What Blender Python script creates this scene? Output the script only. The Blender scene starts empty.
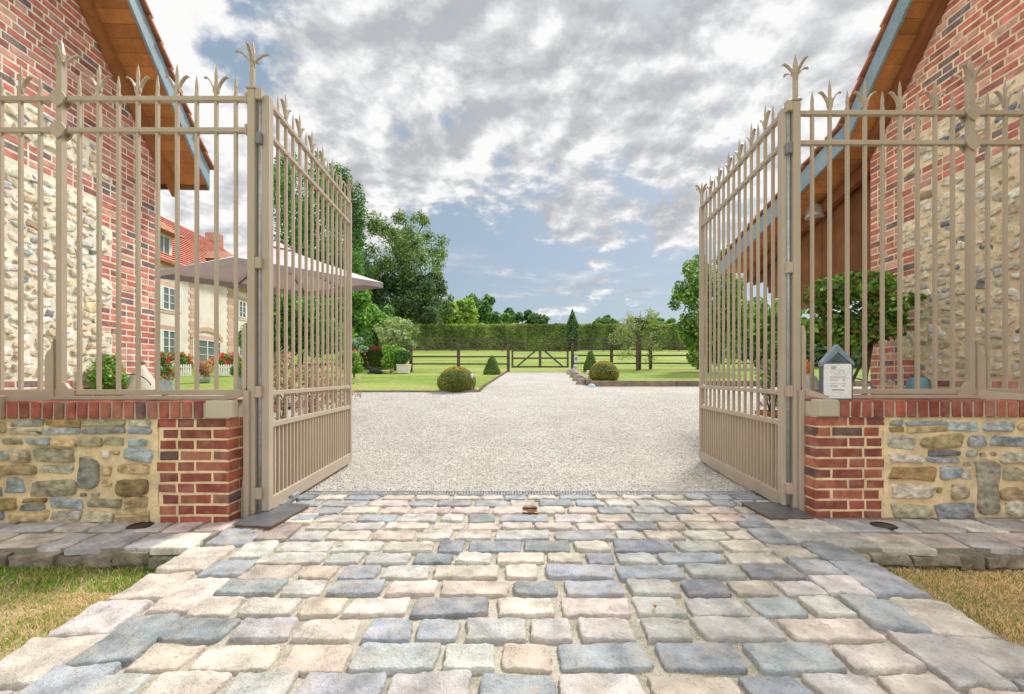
import bpy, math, random
import numpy as np
from mathutils import Vector, Matrix, noise as mnoise
random.seed(7); RNG = np.random.default_rng(7)
scene = bpy.context.scene
COL = scene.collection
F = 450.0; CX = 512.0; HY = 376.0

def P(px, py, Y):
    return Vector(((px-CX)/F*Y, Y, 1+(HY-py)/F*Y))
def U(a, b): return random.uniform(a, b)
ZV=Vector((0,0,1))

# ------------------------------------------------------------------ mesh builder
class MB:
    def __init__(s): s.v=[]; s.f=[]; s.c=[]; s.sm=[]; s.col=(1,1,1)
    def face(s, idx, smooth=False):
        s.f.append(tuple(idx)); s.c.append(s.col); s.sm.append(smooth)
    def add(s, verts, faces, smooth=False):
        b=len(s.v); s.v.extend([tuple(p) for p in verts])
        for f in faces: s.face([b+i for i in f], smooth)
    def box(s, lo, hi, M=None, bev=0.0):
        x0,y0,z0=lo; x1,y1,z1=hi
        if bev<=0:
            vs=[(x0,y0,z0),(x1,y0,z0),(x1,y1,z0),(x0,y1,z0),(x0,y0,z1),(x1,y0,z1),(x1,y1,z1),(x0,y1,z1)]
            fs=[(0,3,2,1),(4,5,6,7),(0,1,5,4),(1,2,6,5),(2,3,7,6),(3,0,4,7)]
        else:
            b=min(bev,(x1-x0)*.45,(y1-y0)*.45,(z1-z0)*.45)
            vs=[];fs=[]
            def ring(z,i):
                return [(x0+i+ (b if not i else 0),y0+i,z),(x1-i-(b if not i else 0),y0+i,z),(x1-i,y0+i+(b if not i else 0),z),(x1-i,y1-i-(b if not i else 0),z),
                        (x1-i-(b if not i else 0),y1-i,z),(x0+i+(b if not i else 0),y1-i,z),(x0+i,y1-i-(b if not i else 0),z),(x0+i,y0+i+(b if not i else 0),z)]
            # chamfered box: 4 rings of 8
            for z,i in ((z0,b),(z0+b,0),(z1-b,0),(z1,b)):
                if i: r=[(x0+b,y0+b,z),(x1-b,y0+b,z),(x1-b,y0+b,z),(x1-b,y1-b,z),(x1-b,y1-b,z),(x0+b,y1-b,z),(x0+b,y1-b,z),(x0+b,y0+b,z)]
                else: r=ring(z,0)
                vs+=r
            for k in range(3):
                for j in range(8):
                    fs.append((k*8+j,k*8+(j+1)%8,(k+1)*8+(j+1)%8,(k+1)*8+j))
            fs.append((6,4,2,0)); fs.append((24,26,28,30))
        if M is not None: vs=[M@Vector(p) for p in vs]
        s.add(vs,fs)
    def tube(s, pts, rads, n=8, cap=True, smooth=True):
        pts=[Vector(p) for p in pts]; b=len(s.v); up=None
        for i,p in enumerate(pts):
            d=(pts[min(i+1,len(pts)-1)]-pts[max(i-1,0)])
            d=d.normalized() if d.length>1e-9 else Vector((0,0,1))
            if up is None:
                up=d.orthogonal().normalized()
            up=(up-d*up.dot(d)); up=up.normalized() if up.length>1e-6 else d.orthogonal().normalized()
            w=d.cross(up); r=rads[i] if hasattr(rads,'__len__') else rads
            for k in range(n):
                a=2*math.pi*k/n
                s.v.append(tuple(p+(up*math.cos(a)+w*math.sin(a))*r))
        for i in range(len(pts)-1):
            for k in range(n):
                s.face((b+i*n+k,b+i*n+(k+1)%n,b+(i+1)*n+(k+1)%n,b+(i+1)*n+k),smooth)
        if cap:
            s.face([b+k for k in range(n)][::-1]); e=b+(len(pts)-1)*n; s.face([e+k for k in range(n)])
    def lathe(s, prof, c=(0,0,0), n=20, smooth=True, caps=True):
        b=len(s.v)
        for r,z in prof:
            for k in range(n):
                a=2*math.pi*k/n; s.v.append((c[0]+r*math.cos(a),c[1]+r*math.sin(a),c[2]+z))
        for i in range(len(prof)-1):
            for k in range(n):
                s.face((b+i*n+k,b+i*n+(k+1)%n,b+(i+1)*n+(k+1)%n,b+(i+1)*n+k),smooth)
        if caps:
            s.face([b+k for k in range(n)][::-1]); e=b+(len(prof)-1)*n; s.face([e+k for k in range(n)])
    def prism(s, poly, n, d0, d1, o, u, v):
        """poly in (u,v); extruded along n from d0 to d1"""
        o=Vector(o);u=Vector(u);v=Vector(v);n=Vector(n); m=len(poly)
        a=[o+u*p[0]+v*p[1]+n*d0 for p in poly]; b=[o+u*p[0]+v*p[1]+n*d1 for p in poly]
        s.add(a+b,[tuple(range(m))[::-1],tuple(range(m,2*m))]+[(i,(i+1)%m,m+(i+1)%m,m+i) for i in range(m)])
    def build(s, name, mat, parent=None, world=True):
        me=bpy.data.meshes.new(name)
        if parent is not None and world:
            off=wloc(parent); vs=[(a[0]-off[0],a[1]-off[1],a[2]-off[2]) for a in s.v]
        else: vs=s.v
        me.from_pydata(vs,[],s.f)
        lt=np.array([len(f) for f in s.f],dtype=np.int32)
        ca=me.color_attributes.new('Col','FLOAT_COLOR','CORNER')
        cc=np.ones((len(s.f),4),dtype=np.float32); cc[:,:3]=np.array(s.c,dtype=np.float32)
        ca.data.foreach_set('color',np.repeat(cc,lt,axis=0).ravel())
        me.polygons.foreach_set('use_smooth',np.array(s.sm,dtype=bool))
        me.update(); o=bpy.data.objects.new(name,me); COL.objects.link(o)
        if mat: me.materials.append(mat)
        if parent is not None: o.parent=parent
        return o

def wloc(o):
    t=Vector((0,0,0))
    while o is not None: t=t+Vector(o.location); o=o.parent
    return t
def tag(o, label=None, cat=None, group=None, kind=None):
    if label: o['label']=label
    if cat: o['category']=cat
    if group: o['group']=group
    if kind: o['kind']=kind
    return o
def thing(name, label, cat, loc=(0,0,0), rotz=0, group=None):
    o=bpy.data.objects.new(name,None); COL.objects.link(o); o.empty_display_size=.1
    o.location=loc; o.rotation_euler=(0,0,rotz); return tag(o,label,cat,group)
def struct(name, mb, mat): return tag(mb.build(name,mat),kind='structure')

# ------------------------------------------------------------------ materials
def newmat(name):
    m=bpy.data.materials.new(name); m.use_nodes=True
    nt=m.node_tree; b=nt.nodes['Principled BSDF']; return m,nt,b
def N(nt,t,**kw):
    n=nt.nodes.new(t)
    for k,v in kw.items():
        if k in n.inputs: n.inputs[k].default_value=v
        else: setattr(n,k,v)
    return n
def L(nt,a,b): nt.links.new(a,b)
def mathn(nt,op,a,b=None,c=None):
    n=nt.nodes.new('ShaderNodeMath'); n.operation=op
    for i,x in enumerate((a,b,c)):
        if x is None: continue
        if isinstance(x,(int,float)): n.inputs[i].default_value=x
        else: L(nt,x,n.inputs[i])
    return n.outputs[0]
def mixc(nt,fac,a,b,mode='MIX'):
    n=nt.nodes.new('ShaderNodeMix'); n.data_type='RGBA'; n.blend_type=mode
    for sock,x in ((n.inputs[0],fac),(n.inputs[6],a),(n.inputs[7],b)):
        if isinstance(x,(int,float)): sock.default_value=x
        elif isinstance(x,(tuple,list)): sock.default_value=(*x[:3],1)
        else: L(nt,x,sock)
    return n.outputs[2]
def ramp(nt,fac,stops,interp='LINEAR'):
    n=nt.nodes.new('ShaderNodeValToRGB'); cr=n.color_ramp; cr.interpolation=interp
    while len(cr.elements)<len(stops): cr.elements.new(.5)
    for e,(p,c) in zip(cr.elements,stops):
        e.position=p; e.color=(*c,1) if hasattr(c,'__len__') else (c,c,c,1)
    L(nt,fac,n.inputs[0]); return n.outputs[0]
def pos(nt): return nt.nodes.new('ShaderNodeNewGeometry').outputs['Position']
def noise(nt,scale,detail=4,rough=.55,vec=None,dist=0):
    n=N(nt,'ShaderNodeTexNoise',Scale=scale,Detail=detail,Roughness=rough,Distortion=dist)
    L(nt,vec if vec is not None else pos(nt),n.inputs['Vector']); return n.outputs['Fac']
def bump(nt,b,h,strength=.5,dist=.01):
    n=N(nt,'ShaderNodeBump',Strength=strength,Distance=dist); L(nt,h,n.inputs['Height']); L(nt,n.outputs[0],b.inputs['Normal'])
def vcmat(name, *a, stretch=None, **k):
    global pos
    if stretch:
        o_=pos
        def p2(nt):
            mp=nt.nodes.new('ShaderNodeMapping'); mp.inputs['Scale'].default_value=(1,1,stretch); L(nt,o_(nt),mp.inputs['Vector']); return mp.outputs[0]
        pos=p2
        try: return vcmat0(name,*a,**k)
        finally: pos=o_
    return vcmat0(name,*a,**k)
def vcmat0(name, rough=.8, ns=8, lo=.75, hi=1.25, fs=90, bs=.4, bd=.004, tint=None, tintf=.3, tints=3, spec=.3, metal=0, grime=False, fv=(.85,1.12)):
    """vertex colour x large and fine noise, with bump"""
    m,nt,b=newmat(name)
    at=N(nt,'ShaderNodeAttribute',attribute_name='Col')
    n1=noise(nt,ns,5); n2=noise(nt,fs,3,.7)
    r1=ramp(nt,n1,[(.3,lo),(.7,hi)]); r2=ramp(nt,n2,[(.3,fv[0]),(.7,fv[1])])
    c=mixc(nt,1,at.outputs['Color'],r1,'MULTIPLY'); c=mixc(nt,1,c,r2,'MULTIPLY')
    if tint:
        t=ramp(nt,noise(nt,tints,5,.6),[(.48,0.0),(.66,1.0)])
        c=mixc(nt,mathn(nt,'MULTIPLY',t,tintf),c,tint)
    if grime:
        g1=ramp(nt,noise(nt,26,6,.75),[(.56,0.0),(.66,1.0)]); c=mixc(nt,mathn(nt,'MULTIPLY',g1,.42),c,(.17,.155,.13))
        g2=ramp(nt,noise(nt,1.1,5,.6),[(.42,0.0),(.65,1.0)]); c=mixc(nt,mathn(nt,'MULTIPLY',g2,.22),c,(.34,.31,.26))
    L(nt,c,b.inputs['Base Color']); b.inputs['Roughness'].default_value=rough
    b.inputs['Specular IOR Level'].default_value=spec; b.inputs['Metallic'].default_value=metal
    if bs>0:
        h=mathn(nt,'ADD',mathn(nt,'MULTIPLY',n1,.6),n2); bump(nt,b,h,bs,bd)
    return m
M={}
M['paint']=vcmat('taupe_paint',.36,2.5,.93,1.05,60,.03,.001,tint=(.30,.22,.15),tintf=.22,tints=1.3,spec=.5,fv=(.97,1.02))
M['brick']=vcmat('brick',.85,14,.7,1.3,110,.6,.004,tint=(.55,.42,.34),tintf=.22,tints=9)
M['mortar']=vcmat('mortar',.95,7,.74,1.16,80,.9,.009,tint=(.42,.36,.26),tintf=.35,tints=5)
M['rubble']=vcmat('rubble_stone',.88,18,.5,1.5,75,1.0,.018,tint=(.42,.36,.22),tintf=.45,tints=10,stretch=1.5)
M['flint']=vcmat('flint',.6,22,.6,1.35,80,.8,.006,tint=(.62,.55,.42),tintf=.5,tints=13)
M['sett']=vcmat('sett_stone',.82,9,.60,1.28,85,1.0,.010,tint=(.60,.52,.45),tintf=.5,tints=10,spec=.2,grime=True)
M['wood']=vcmat('brown_wood',.6,3,.7,1.2,40,.3,.003)
M['oldwood']=vcmat('weathered_wood',.85,4,.7,1.25,50,.5,.004)
M['tile']=vcmat('roof_tile',.85,5,.7,1.25,40,.4,.004,tint=(.25,.16,.11),tintf=.4,tints=4)
M['slate']=vcmat('blue_grey_board',.55,3,.85,1.12,40,.2,.002)
M['steel']=vcmat('dark_steel',.38,6,.7,1.3,50,.2,.002,tint=(.22,.12,.06),tintf=.4,spec=.5,metal=.6)
M['plain']=vcmat('painted_surface',.6,5,.92,1.06,60,.15,.002)
M['zinc']=vcmat('zinc',.4,9,.8,1.15,60,.2,.002,metal=.35)
M['canvas']=vcmat('canvas',.9,3,.93,1.05,150,.2,.001)
M['render']=vcmat('lime_render',.95,1.2,.85,1.1,30,.4,.01)
M['bark']=vcmat('bark',.95,6,.6,1.3,40,.8,.02)
def leafmat(name, trans=.35):
    m,nt,b=newmat(name)
    at=N(nt,'ShaderNodeAttribute',attribute_name='Col')
    c=mixc(nt,1,at.outputs['Color'],ramp(nt,noise(nt,1.3,4),[(.3,.7),(.7,1.3)]),'MULTIPLY')
    L(nt,c,b.inputs['Base Color']); b.inputs['Roughness'].default_value=.6; b.inputs['Specular IOR Level'].default_value=.25
    tr=N(nt,'ShaderNodeBsdfTranslucent'); L(nt,mixc(nt,1,c,(1.15,1.25,.6),'MULTIPLY'),tr.inputs['Color'])
    mx=N(nt,'ShaderNodeMixShader'); mx.inputs[0].default_value=trans
    L(nt,b.outputs[0],mx.inputs[1]); L(nt,tr.outputs[0],mx.inputs[2]); L(nt,mx.outputs[0],nt.nodes['Material Output'].inputs['Surface'])
    return m
M['leaf']=leafmat('leaves'); M['grassblade']=leafmat('grass_blades',.3); M['petal']=leafmat('petals',.25)
# glass
m,nt,b=newmat('window_glass'); b.inputs['Base Color'].default_value=(.16,.19,.21,1); b.inputs['Roughness'].default_value=.12; M['glass']=m
# lawn
def lawnmat():
    m,nt,b=newmat('lawn')
    p=pos(nt)
    mp=N(nt,'ShaderNodeMapping'); mp.inputs['Scale'].default_value=(.35,1.0,1); L(nt,p,mp.inputs['Vector'])
    big=noise(nt,.55,5,.6,mp.outputs[0]); fine=noise(nt,22,4,.7); mid=noise(nt,4,4,.65)
    c=mixc(nt,ramp(nt,big,[(.38,0),(.64,1)]),(.15,.265,.035),(.32,.36,.10))
    c=mixc(nt,ramp(nt,mid,[(.48,0),(.75,.6)]),c,(.44,.38,.20)); c=mixc(nt,ramp(nt,noise(nt,1.1,6,.7),[(.55,0),(.75,.45)]),c,(.10,.19,.03))
    c=mixc(nt,1,c,ramp(nt,fine,[(.3,.62),(.7,1.3)]),'MULTIPLY')
    L(nt,c,b.inputs['Base Color']); b.inputs['Roughness'].default_value=.9; b.inputs['Specular IOR Level'].default_value=.1
    bump(nt,b,fine,.7,.04); return m
M['lawn']=lawnmat()
def dirtmat():
    m,nt,b=newmat('dry_turf')
    n1=noise(nt,5,6,.65); n2=noise(nt,60,4,.7)
    c=mixc(nt,ramp(nt,n1,[(.4,0),(.62,1)]),(.24,.25,.07),(.56,.42,.27))
    c=mixc(nt,1,c,ramp(nt,n2,[(.3,.55),(.7,1.3)]),'MULTIPLY')
    L(nt,c,b.inputs['Base Color']); b.inputs['Roughness'].default_value=.95; bump(nt,b,n2,.8,.02); return m
M['dirt']=dirtmat()
def gravelmat():
    m,nt,b=newmat('gravel')
    v=N(nt,'ShaderNodeTexVoronoi',Scale=48.0); L(nt,pos(nt),v.inputs['Vector'])
    v2=N(nt,'ShaderNodeTexVoronoi',Scale=21.0); L(nt,pos(nt),v2.inputs['Vector'])
    n=noise(nt,1.2,5,.6); n3=noise(nt,110,2)
    sep=N(nt,'ShaderNodeSeparateColor'); L(nt,v.outputs['Color'],sep.inputs[0])
    c=ramp(nt,sep.outputs[0],[(0,(.30,.27,.23)),(.25,(.52,.485,.43)),(.7,(.64,.61,.56)),(1,(.76,.74,.70))])
    c=mixc(nt,1,c,ramp(nt,v.outputs['Distance'],[(.25,1.0),(.75,.62)]),'MULTIPLY')
    c=mixc(nt,1,c,ramp(nt,n,[(.3,.86),(.7,1.08)]),'MULTIPLY')
    c=mixc(nt,mathn(nt,'MULTIPLY',ramp(nt,noise(nt,3,6,.7),[(.55,0),(.8,1)]),.45),c,(.50,.42,.32))
    sx=nt.nodes.new('ShaderNodeSeparateXYZ'); L(nt,pos(nt),sx.inputs[0])
    xx=mathn(nt,'ADD',sx.outputs[0],mathn(nt,'MULTIPLY',mathn(nt,'SUBTRACT',noise(nt,.35,3),.5),1.6))
    tk=mathn(nt,'ABSOLUTE',mathn(nt,'SUBTRACT',mathn(nt,'ABSOLUTE',mathn(nt,'SUBTRACT',xx,.55)),.78))
    tr_=mathn(nt,'MULTIPLY',ramp(nt,tk,[(.05,1.0),(.38,0.0)]),ramp(nt,noise(nt,2.2,5,.6),[(.35,.25),(.7,1.0)]))
    c=mixc(nt,mathn(nt,'MULTIPLY',tr_,.34),c,(.45,.40,.33))
    c=mixc(nt,mathn(nt,'MULTIPLY',ramp(nt,noise(nt,.8,6,.7),[(.56,0),(.72,1)]),.25),c,(.36,.31,.24))
    L(nt,c,b.inputs['Base Color']); b.inputs['Roughness'].default_value=.9
    h=mathn(nt,'SUBTRACT',1.0,v.outputs['Distance']); h=mathn(nt,'ADD',h,mathn(nt,'MULTIPLY',v2.outputs['Distance'],-.6))
    bump(nt,b,h,.9,.015); return m
M['gravel']=gravelmat()
def bedmat():
    m,nt,b=newmat('sand_joint')
    n1=noise(nt,9,6,.65); n2=noise(nt,150,3,.7)
    c=mixc(nt,ramp(nt,n1,[(.42,0),(.62,1)]),(.60,.55,.46),(.42,.40,.31))
    c=mixc(nt,1,c,ramp(nt,n2,[(.3,.6),(.7,1.3)]),'MULTIPLY')
    L(nt,c,b.inputs['Base Color']); b.inputs['Roughness'].default_value=.95; bump(nt,b,mathn(nt,'ADD',n2,n1),.8,.01); return m
M['bed']=bedmat()
def hedgemat():
    m,nt,b=newmat('hedge_mass')
    n1=noise(nt,.9,6,.7); n2=noise(nt,7,5,.75)
    c=mixc(nt,ramp(nt,n1,[(.35,0),(.65,1)]),(.06,.11,.025),(.16,.21,.05))
    c=mixc(nt,1,c,ramp(nt,n2,[(.3,.4),(.7,1.5)]),'MULTIPLY')
    L(nt,c,b.inputs['Base Color']); b.inputs['Roughness'].default_value=.9; bump(nt,b,n2,.9,.2); return m
M['hedge']=hedgemat()

# ------------------------------------------------------------------ terrain
ZB=[(-60,0),(4.9,0),(5.6,.035),(11.06,.606),(12.3,.727),(19.6,1.174),(30,2.05),(46,3.55),(50,3.9),(60,4.6),(90,5.0),(900,5.2)]
def gz(Y):
    for (a,za),(b,zb) in zip(ZB,ZB[1:]):
        if Y<=b: return za+(zb-za)*(Y-a)/(b-a)
    return ZB[-1][1]
ys=sorted(set([a for a,_ in ZB]+[2.2,2.6,3.78,8,15,17,24,38,150,300]))
mb=MB(); xs=[-900,-200,-60,-30,-12,-4,-1.85,1.97,4,12,30,60,200,900]
for i,y in enumerate(ys):
    for x in xs:
        z=gz(y)-(.10 if y<4.95 else .012)
        mb.v.append((x,y,z))
for i in range(len(ys)-1):
    for j in range(len(xs)-1):
        a=i*len(xs)+j; mb.face((a,a+1,a+len(xs)+1,a+len(xs)))
struct('ground',mb,M['lawn'])
# far fields of the ground are the same sheet; gravel court
def xl(Y): return -34 if Y<11.06 else -.80+(.60)*(Y-11.06)/8.54
def xr(Y): return 24 if Y<12.3 else 2.08+.53*(Y-12.3)/7.3
def strip(rows, zo=0.0, wob=0.0):
    mb=MB()
    for (y,a,b) in rows:
        n=12
        for k in range(n+1):
            x=a+(b-a)*k/n
            mb.v.append((x,y,gz(y)+zo))
    for i in range(len(rows)-1):
        for k in range(12):
            q=i*13+k; mb.face((q,q+1,q+14,q+13))
    return mb
rows=[(3.80,-34,24),(4.9,-34,24),(5.6,-34,24),(11.06,-34,24),(11.061,-.8,24),(12.3,xl(12.3),24),(12.301,xl(12.3),2.08)]+[(y,xl(y)+U(-.03,.03),xr(y)) for y in (13,14,15,16,17,18,19)]+[(19.65,-.2,2.61)]
# gravel: split so the jumps in width stay crisp
g1=strip([r for r in rows if r[0]<=11.06]); g2=strip([(11.06,-.8,24),(12.3,xl(12.3),24)]); g3=strip([(12.3,xl(12.3),2.08)]+rows[7:])
mb=MB()
for g in (g1,g2,g3):
    b=len(mb.v); mb.v+=g.v
    for f in g.f: mb.face([b+i for i in f])
struct('gravel_courtyard',mb,M['gravel'])
# loose stones on the gravel
mb=MB()
def pebble(mb,x,y,z,r):
    a=U(0,6.28); ca,sa=math.cos(a)*r,math.sin(a)*r; k=U(.5,.9)
    mb.add([(x+ca,y+sa,z),(x-sa*k,y+ca*k,z),(x-ca,y-sa,z),(x+sa*k,y-ca*k,z),(x+U(-.3,.3)*r,y+U(-.3,.3)*r,z+r*U(.4,.8))],[(0,1,4),(1,2,4),(2,3,4),(3,0,4)])
for i in range(26000):
    y=3.84+5.5*random.random()**1.7; x=U(-2.1-(y-3.8)*.5,2.5+(y-3.8)*.45)
    g=U(.5,.84); mb.col=(g,g*U(.93,.98),g*U(.85,.94)); 
    if random.random()<.07: mb.col=(.3,.26,.22)
    pebble(mb,x,y,gz(y),U(.005,.013))
tag(mb.build('gravel_stones',M['mortar']),kind='stuff')
# right lawn raised behind the timber kerb
mb=MB()
rw=[(12.36,2.2,24)]+[(y,xr(y)+.08,24) for y in (13,14,15,16,17,18,19,19.6)]+[(22,2.7,24)]
for (y,a,b) in rw: mb.v+= [(a,y,gz(y)+(.12 if y<20 else -.05)),(b,y,gz(y)+(.12 if y<20 else -.05))]
for i in range(len(rw)-1): mb.face((2*i,2*i+1,2*i+3,2*i+2))
struct('lawn',mb,M['lawn'])
k=thing('timber_kerb','long weathered timber beams edging the right lawn above the gravel','kerb',(2.1,12.3,gz(12.3)))
x=2.15
while x<13:
    w=U(2.2,2.6); mb=MB(); g=U(.8,1.1); mb.col=(.25*g,.19*g,.13*g)
    mb.box((x,12.22,gz(12.25)-.05),(min(x+w,13),12.37,gz(12.3)+.145),bev=.015); mb.build('beam',M['oldwood'],k); x+=w+.015
y=12.45
while y<19.2:
    y2=min(y+2.2,19.3); mb=MB(); g=U(.85,1.1); mb.col=(.30*g,.24*g,.18*g)
    A=Vector((xr(y)+.05,y,gz(y)+.10)); B=Vector((xr(y2)+.05,y2,gz(y2)+.10)); w_=Vector((.07,.0,0)); h_=ZV*.07
    mb.add([A-w_-h_,A+w_-h_,A+w_+h_,A-w_+h_,B-w_-h_,B+w_-h_,B+w_+h_,B-w_+h_],[(0,1,2,3),(7,6,5,4),(0,4,5,1),(1,5,6,2),(2,6,7,3),(3,7,4,0)]); mb.build('beam',M['oldwood'],k); y=y2+.02
LATE=[(12.9,.30,.22),(14.3,.36,.24),(16.0,.34,.26),(17.8,.38,.24)]
mb=MB(); mb.col=(.28,.22,.16)
for i in range(30):
    x0=-10+i*.306; mb.box((x0,11.03,gz(11.0)-.04),(x0+.3,11.07+U(0,.01),gz(11.06)+.035+U(0,.01)))
for i in range(28):
    y0=11.1+i*.3; x0=xl(y0+.15); mb.box((x0-.05,y0,gz(y0)-.03),(x0+.01,y0+.29,gz(y0+.15)+.05))
tag(mb.build('lawn_edging',M['oldwood']),'thin weathered board edging the left lawn along the gravel','edging')

# ------------------------------------------------------------------ stones
def stone(mb, o, u, v, n, cx, cy, w, h, d, rnd=.35, jit=.12, seg=12, sub=True, tilt=0, pw=None, sett=False):
    """rounded irregular stone: outline is a superellipse w x h about (cx,cy), standing d out of the plane"""
    sd=random.random()*100; out=[]
    ct,st=math.cos(tilt),math.sin(tilt)
    mnr=min(w,h); cr=(U(.05,.14) if sett else U(.14,.26) if (pw or 0)>3.1 else U(.22,.42))*mnr; hw,hh_=w/2,h/2
    cj=[(U(-jit,jit)*mnr*.55,U(-jit,jit)*mnr*.55) for _ in range(4)]
    quad=[(hw+cj[0][0],-hh_+cj[0][1]),(hw+cj[1][0],hh_+cj[1][1]),(-hw+cj[2][0],hh_+cj[2][1]),(-hw+cj[3][0],-hh_+cj[3][1])]
    for q in range(4):
        A=quad[q-1];B=quad[q];C=quad[(q+1)%4]; r1=cr*U(.6,1.5)
        la=math.hypot(A[0]-B[0],A[1]-B[1]); lc=math.hypot(C[0]-B[0],C[1]-B[1]); r1=min(r1,la*.42,lc*.42)
        p0=(B[0]+(A[0]-B[0])*r1/la,B[1]+(A[1]-B[1])*r1/la); p2=(B[0]+(C[0]-B[0])*r1/lc,B[1]+(C[1]-B[1])*r1/lc)
        p1=(.25*p0[0]+.5*B[0]+.25*p2[0],.25*p0[1]+.5*B[1]+.25*p2[1])
        nxt=quad[(q+1)%4]; e=r1
        m1=(B[0]+(C[0]-B[0])*.5,B[1]+(C[1]-B[1])*.5)
        out+=[p0,p1,p2,m1]
        if max(w,h)/mnr>1.5 and lc>1.2*mnr: out.append((B[0]+(C[0]-B[0])*.72,B[1]+(C[1]-B[1])*.72))
    o2=[]
    for (x,y) in out:
        k=1+jit*.75*mnoise.noise((x*14+sd,y*14,sd)); x*=k;y*=1+jit*.95*mnoise.noise((x*14,y*14+sd,sd))
        o2.append((x*ct-y*st,x*st+y*ct))
    if sett:
        o3=[]
        for k in range(len(o2)):
            A=o2[k];B=o2[(k+1)%len(o2)]; m=max(1,int(math.hypot(A[0]-B[0],A[1]-B[1])/.014))
            for q in range(m):
                x=A[0]+(B[0]-A[0])*q/m; y=A[1]+(B[1]-A[1])*q/m; l=math.hypot(x,y)+1e-6
                kk=1+(.0055*mnoise.noise((x*38,y*38,sd))+.004*mnoise.noise((x*90,y*90,sd)))/l
                o3.append((x*kk,y*kk))
        o2=o3
    out=o2; seg=len(out)
    rings=[(1.0,-.4),(1.0,.5),(.95,.86),(.85,.98),(.42,1.0)] if sub else [(1,-.3),(1,.55),(.8,1.0)]
    if sett: rings=[(1.0,-.4),(1.0,.60),(.98,.85),(.94,.96),(.84,1.0),(.45,1.0)]
    tx,ty=U(-.12,.12),U(-.12,.12); b=len(mb.v); mn=min(w,h)
    for i,(sc,dd) in enumerate(rings):
        ins=(1-sc)*mn*.5
        for (x,y) in out:
            l=math.hypot(x,y)+1e-6; q=max(.15,1-ins/l*1.25) if i<len(rings)-1 else .45
            xx,yy=x*q,y*q
            dz=d*dd
            if i>1: dz+=d*(.42*mnoise.noise((xx*9+sd,yy*9,sd)) if not sett else (.20*mnoise.noise((xx*11+sd,yy*11,sd))+.20*mnoise.noise((xx*34+sd,yy*34,sd))))+ (tx*xx/w+ty*yy/h)*d*(.8 if sett else 1.5)
            mb.v.append(tuple(o+u*(cx+xx)+v*(cy+yy)+n*dz))
    for i in range(len(rings)-1):
        for k in range(seg):
            mb.face((b+i*seg+k,b+i*seg+(k+1)%seg,b+(i+1)*seg+(k+1)%seg,b+(i+1)*seg+k),True)
    e=b+(len(rings)-1)*seg; mb.v.append(tuple(o+u*cx+v*cy+n*d*(rings[-1][1]+.0)))
    c=len(mb.v)-1
    for k in range(seg): mb.face((e+k,e+(k+1)%seg,c),True)

def jc(c,a=.1,b=.04):
    g=1+U(-a,a); return tuple(max(0,x*g*(1+U(-b,b))) for x in c)
SETT=[((.68,.62,.55),34),((.66,.585,.52),12),((.64,.63,.61),18),((.415,.46,.505),26),((.30,.335,.38),10),((.64,.53,.47),5),((.52,.53,.53),14),((.42,.33,.31),1)]
def pick(L_):
    t=random.random()*sum(w for _,w in L_)
    for c,w in L_:
        t-=w
        if t<=0: return c
    return L_[0][0]
X0,X1=Vector((1,0,0)),Vector((0,1,0)); ZV=Vector((0,0,1)); O0=Vector((0,0,0))
mb=MB()
def el(y): return -1.775-.028*(y-1.55)      # drive edges
def er(y): return 1.86+.062*(y-1.64)
# border courses: two courses of bigger slabs running along each side
for side in (-1,1):
    for c in range(2):
        y=-.6+U(0,.2)
        while y<3.05:
            ln=U(.20,.38) if c==0 else U(.18,.34); w=.225 if c==0 else .185
            yc=y+ln/2; e=el(yc) if side<0 else er(yc)
            xc=e-side*(w/2+.005) if c==0 else e-side*(.236+w/2+.012)
            mb.col=jc(pick(SETT)); stone(mb,O0+ZV*(-.006),X0,X1,ZV,xc+U(-.008,.008),yc,w+.010,ln-.014,.026+U(0,.006),jit=.11,tilt=-side*.12+U(-.03,.03),pw=U(4,7),sett=True)
            y+=ln+.008
# rows across
y=-.6
while y<3.72:
    h=U(.150,.185); a=el(y+h/2)+.445; b=er(y+h/2)-.445
    if y>3.0: a,b=-1.95,2.1
    if y+h>3.68: h=3.73-y
    x=a+U(-.05,.02); wob=random.random()*50
    while x<b-.06:
        w=U(.17,.31) if random.random()<.8 else U(.28,.37)
        if b-(x+w)<.1: w=b-x
        xc=x+w/2; yc=y+h/2+.012*mnoise.noise((xc*.9+wob,yc_:=y,0))
        if not (abs(xc-.13)<.1 and abs(yc-3.28)<.09):
            mb.col=jc(pick(SETT)); stone(mb,O0+ZV*(-.006),X0,X1,ZV,xc,yc,w-.016-U(0,.013),h-.019-U(0,.015),.024+U(-.003,.005),jit=.11,tilt=U(-.03,.03),pw=U(3.2,6.5),sett=True)
        else:
            gx=xc
        x+=w+U(.004,.014)
    y+=h+.004
struct('paved_drive',mb,M['sett'])
mb=MB(); nx,ny=90,110
for j in range(ny+1):
    for i in range(nx+1):
        yy=-.7+(4.5)*j/ny; a,b=el(yy)-.01,er(yy)+.01
        if yy>3.0: a,b=-2.0,2.16
        xx=a+(b-a)*i/nx; mb.v.append((xx,yy,-.002+.008*mnoise.noise((xx*7,yy*7,0))))
for j in range(ny):
    for i in range(nx):
        q=j*(nx+1)+i; mb.face((q,q+1,q+nx+2,q+nx+1),True)
# skirts
for sx in (0,nx):
    for j in range(int(ny*3.6/4.5)):
        q=j*(nx+1)+sx; r=q+nx+1; vb=len(mb.v)
        mb.v+=[(mb.v[q][0],mb.v[q][1],-.15),(mb.v[r][0],mb.v[r][1],-.15)]
        mb.face((q,vb,vb+1,r) if sx else (r,vb+1,vb,q))
struct('mortar_bed',mb,M['bed'])
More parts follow.
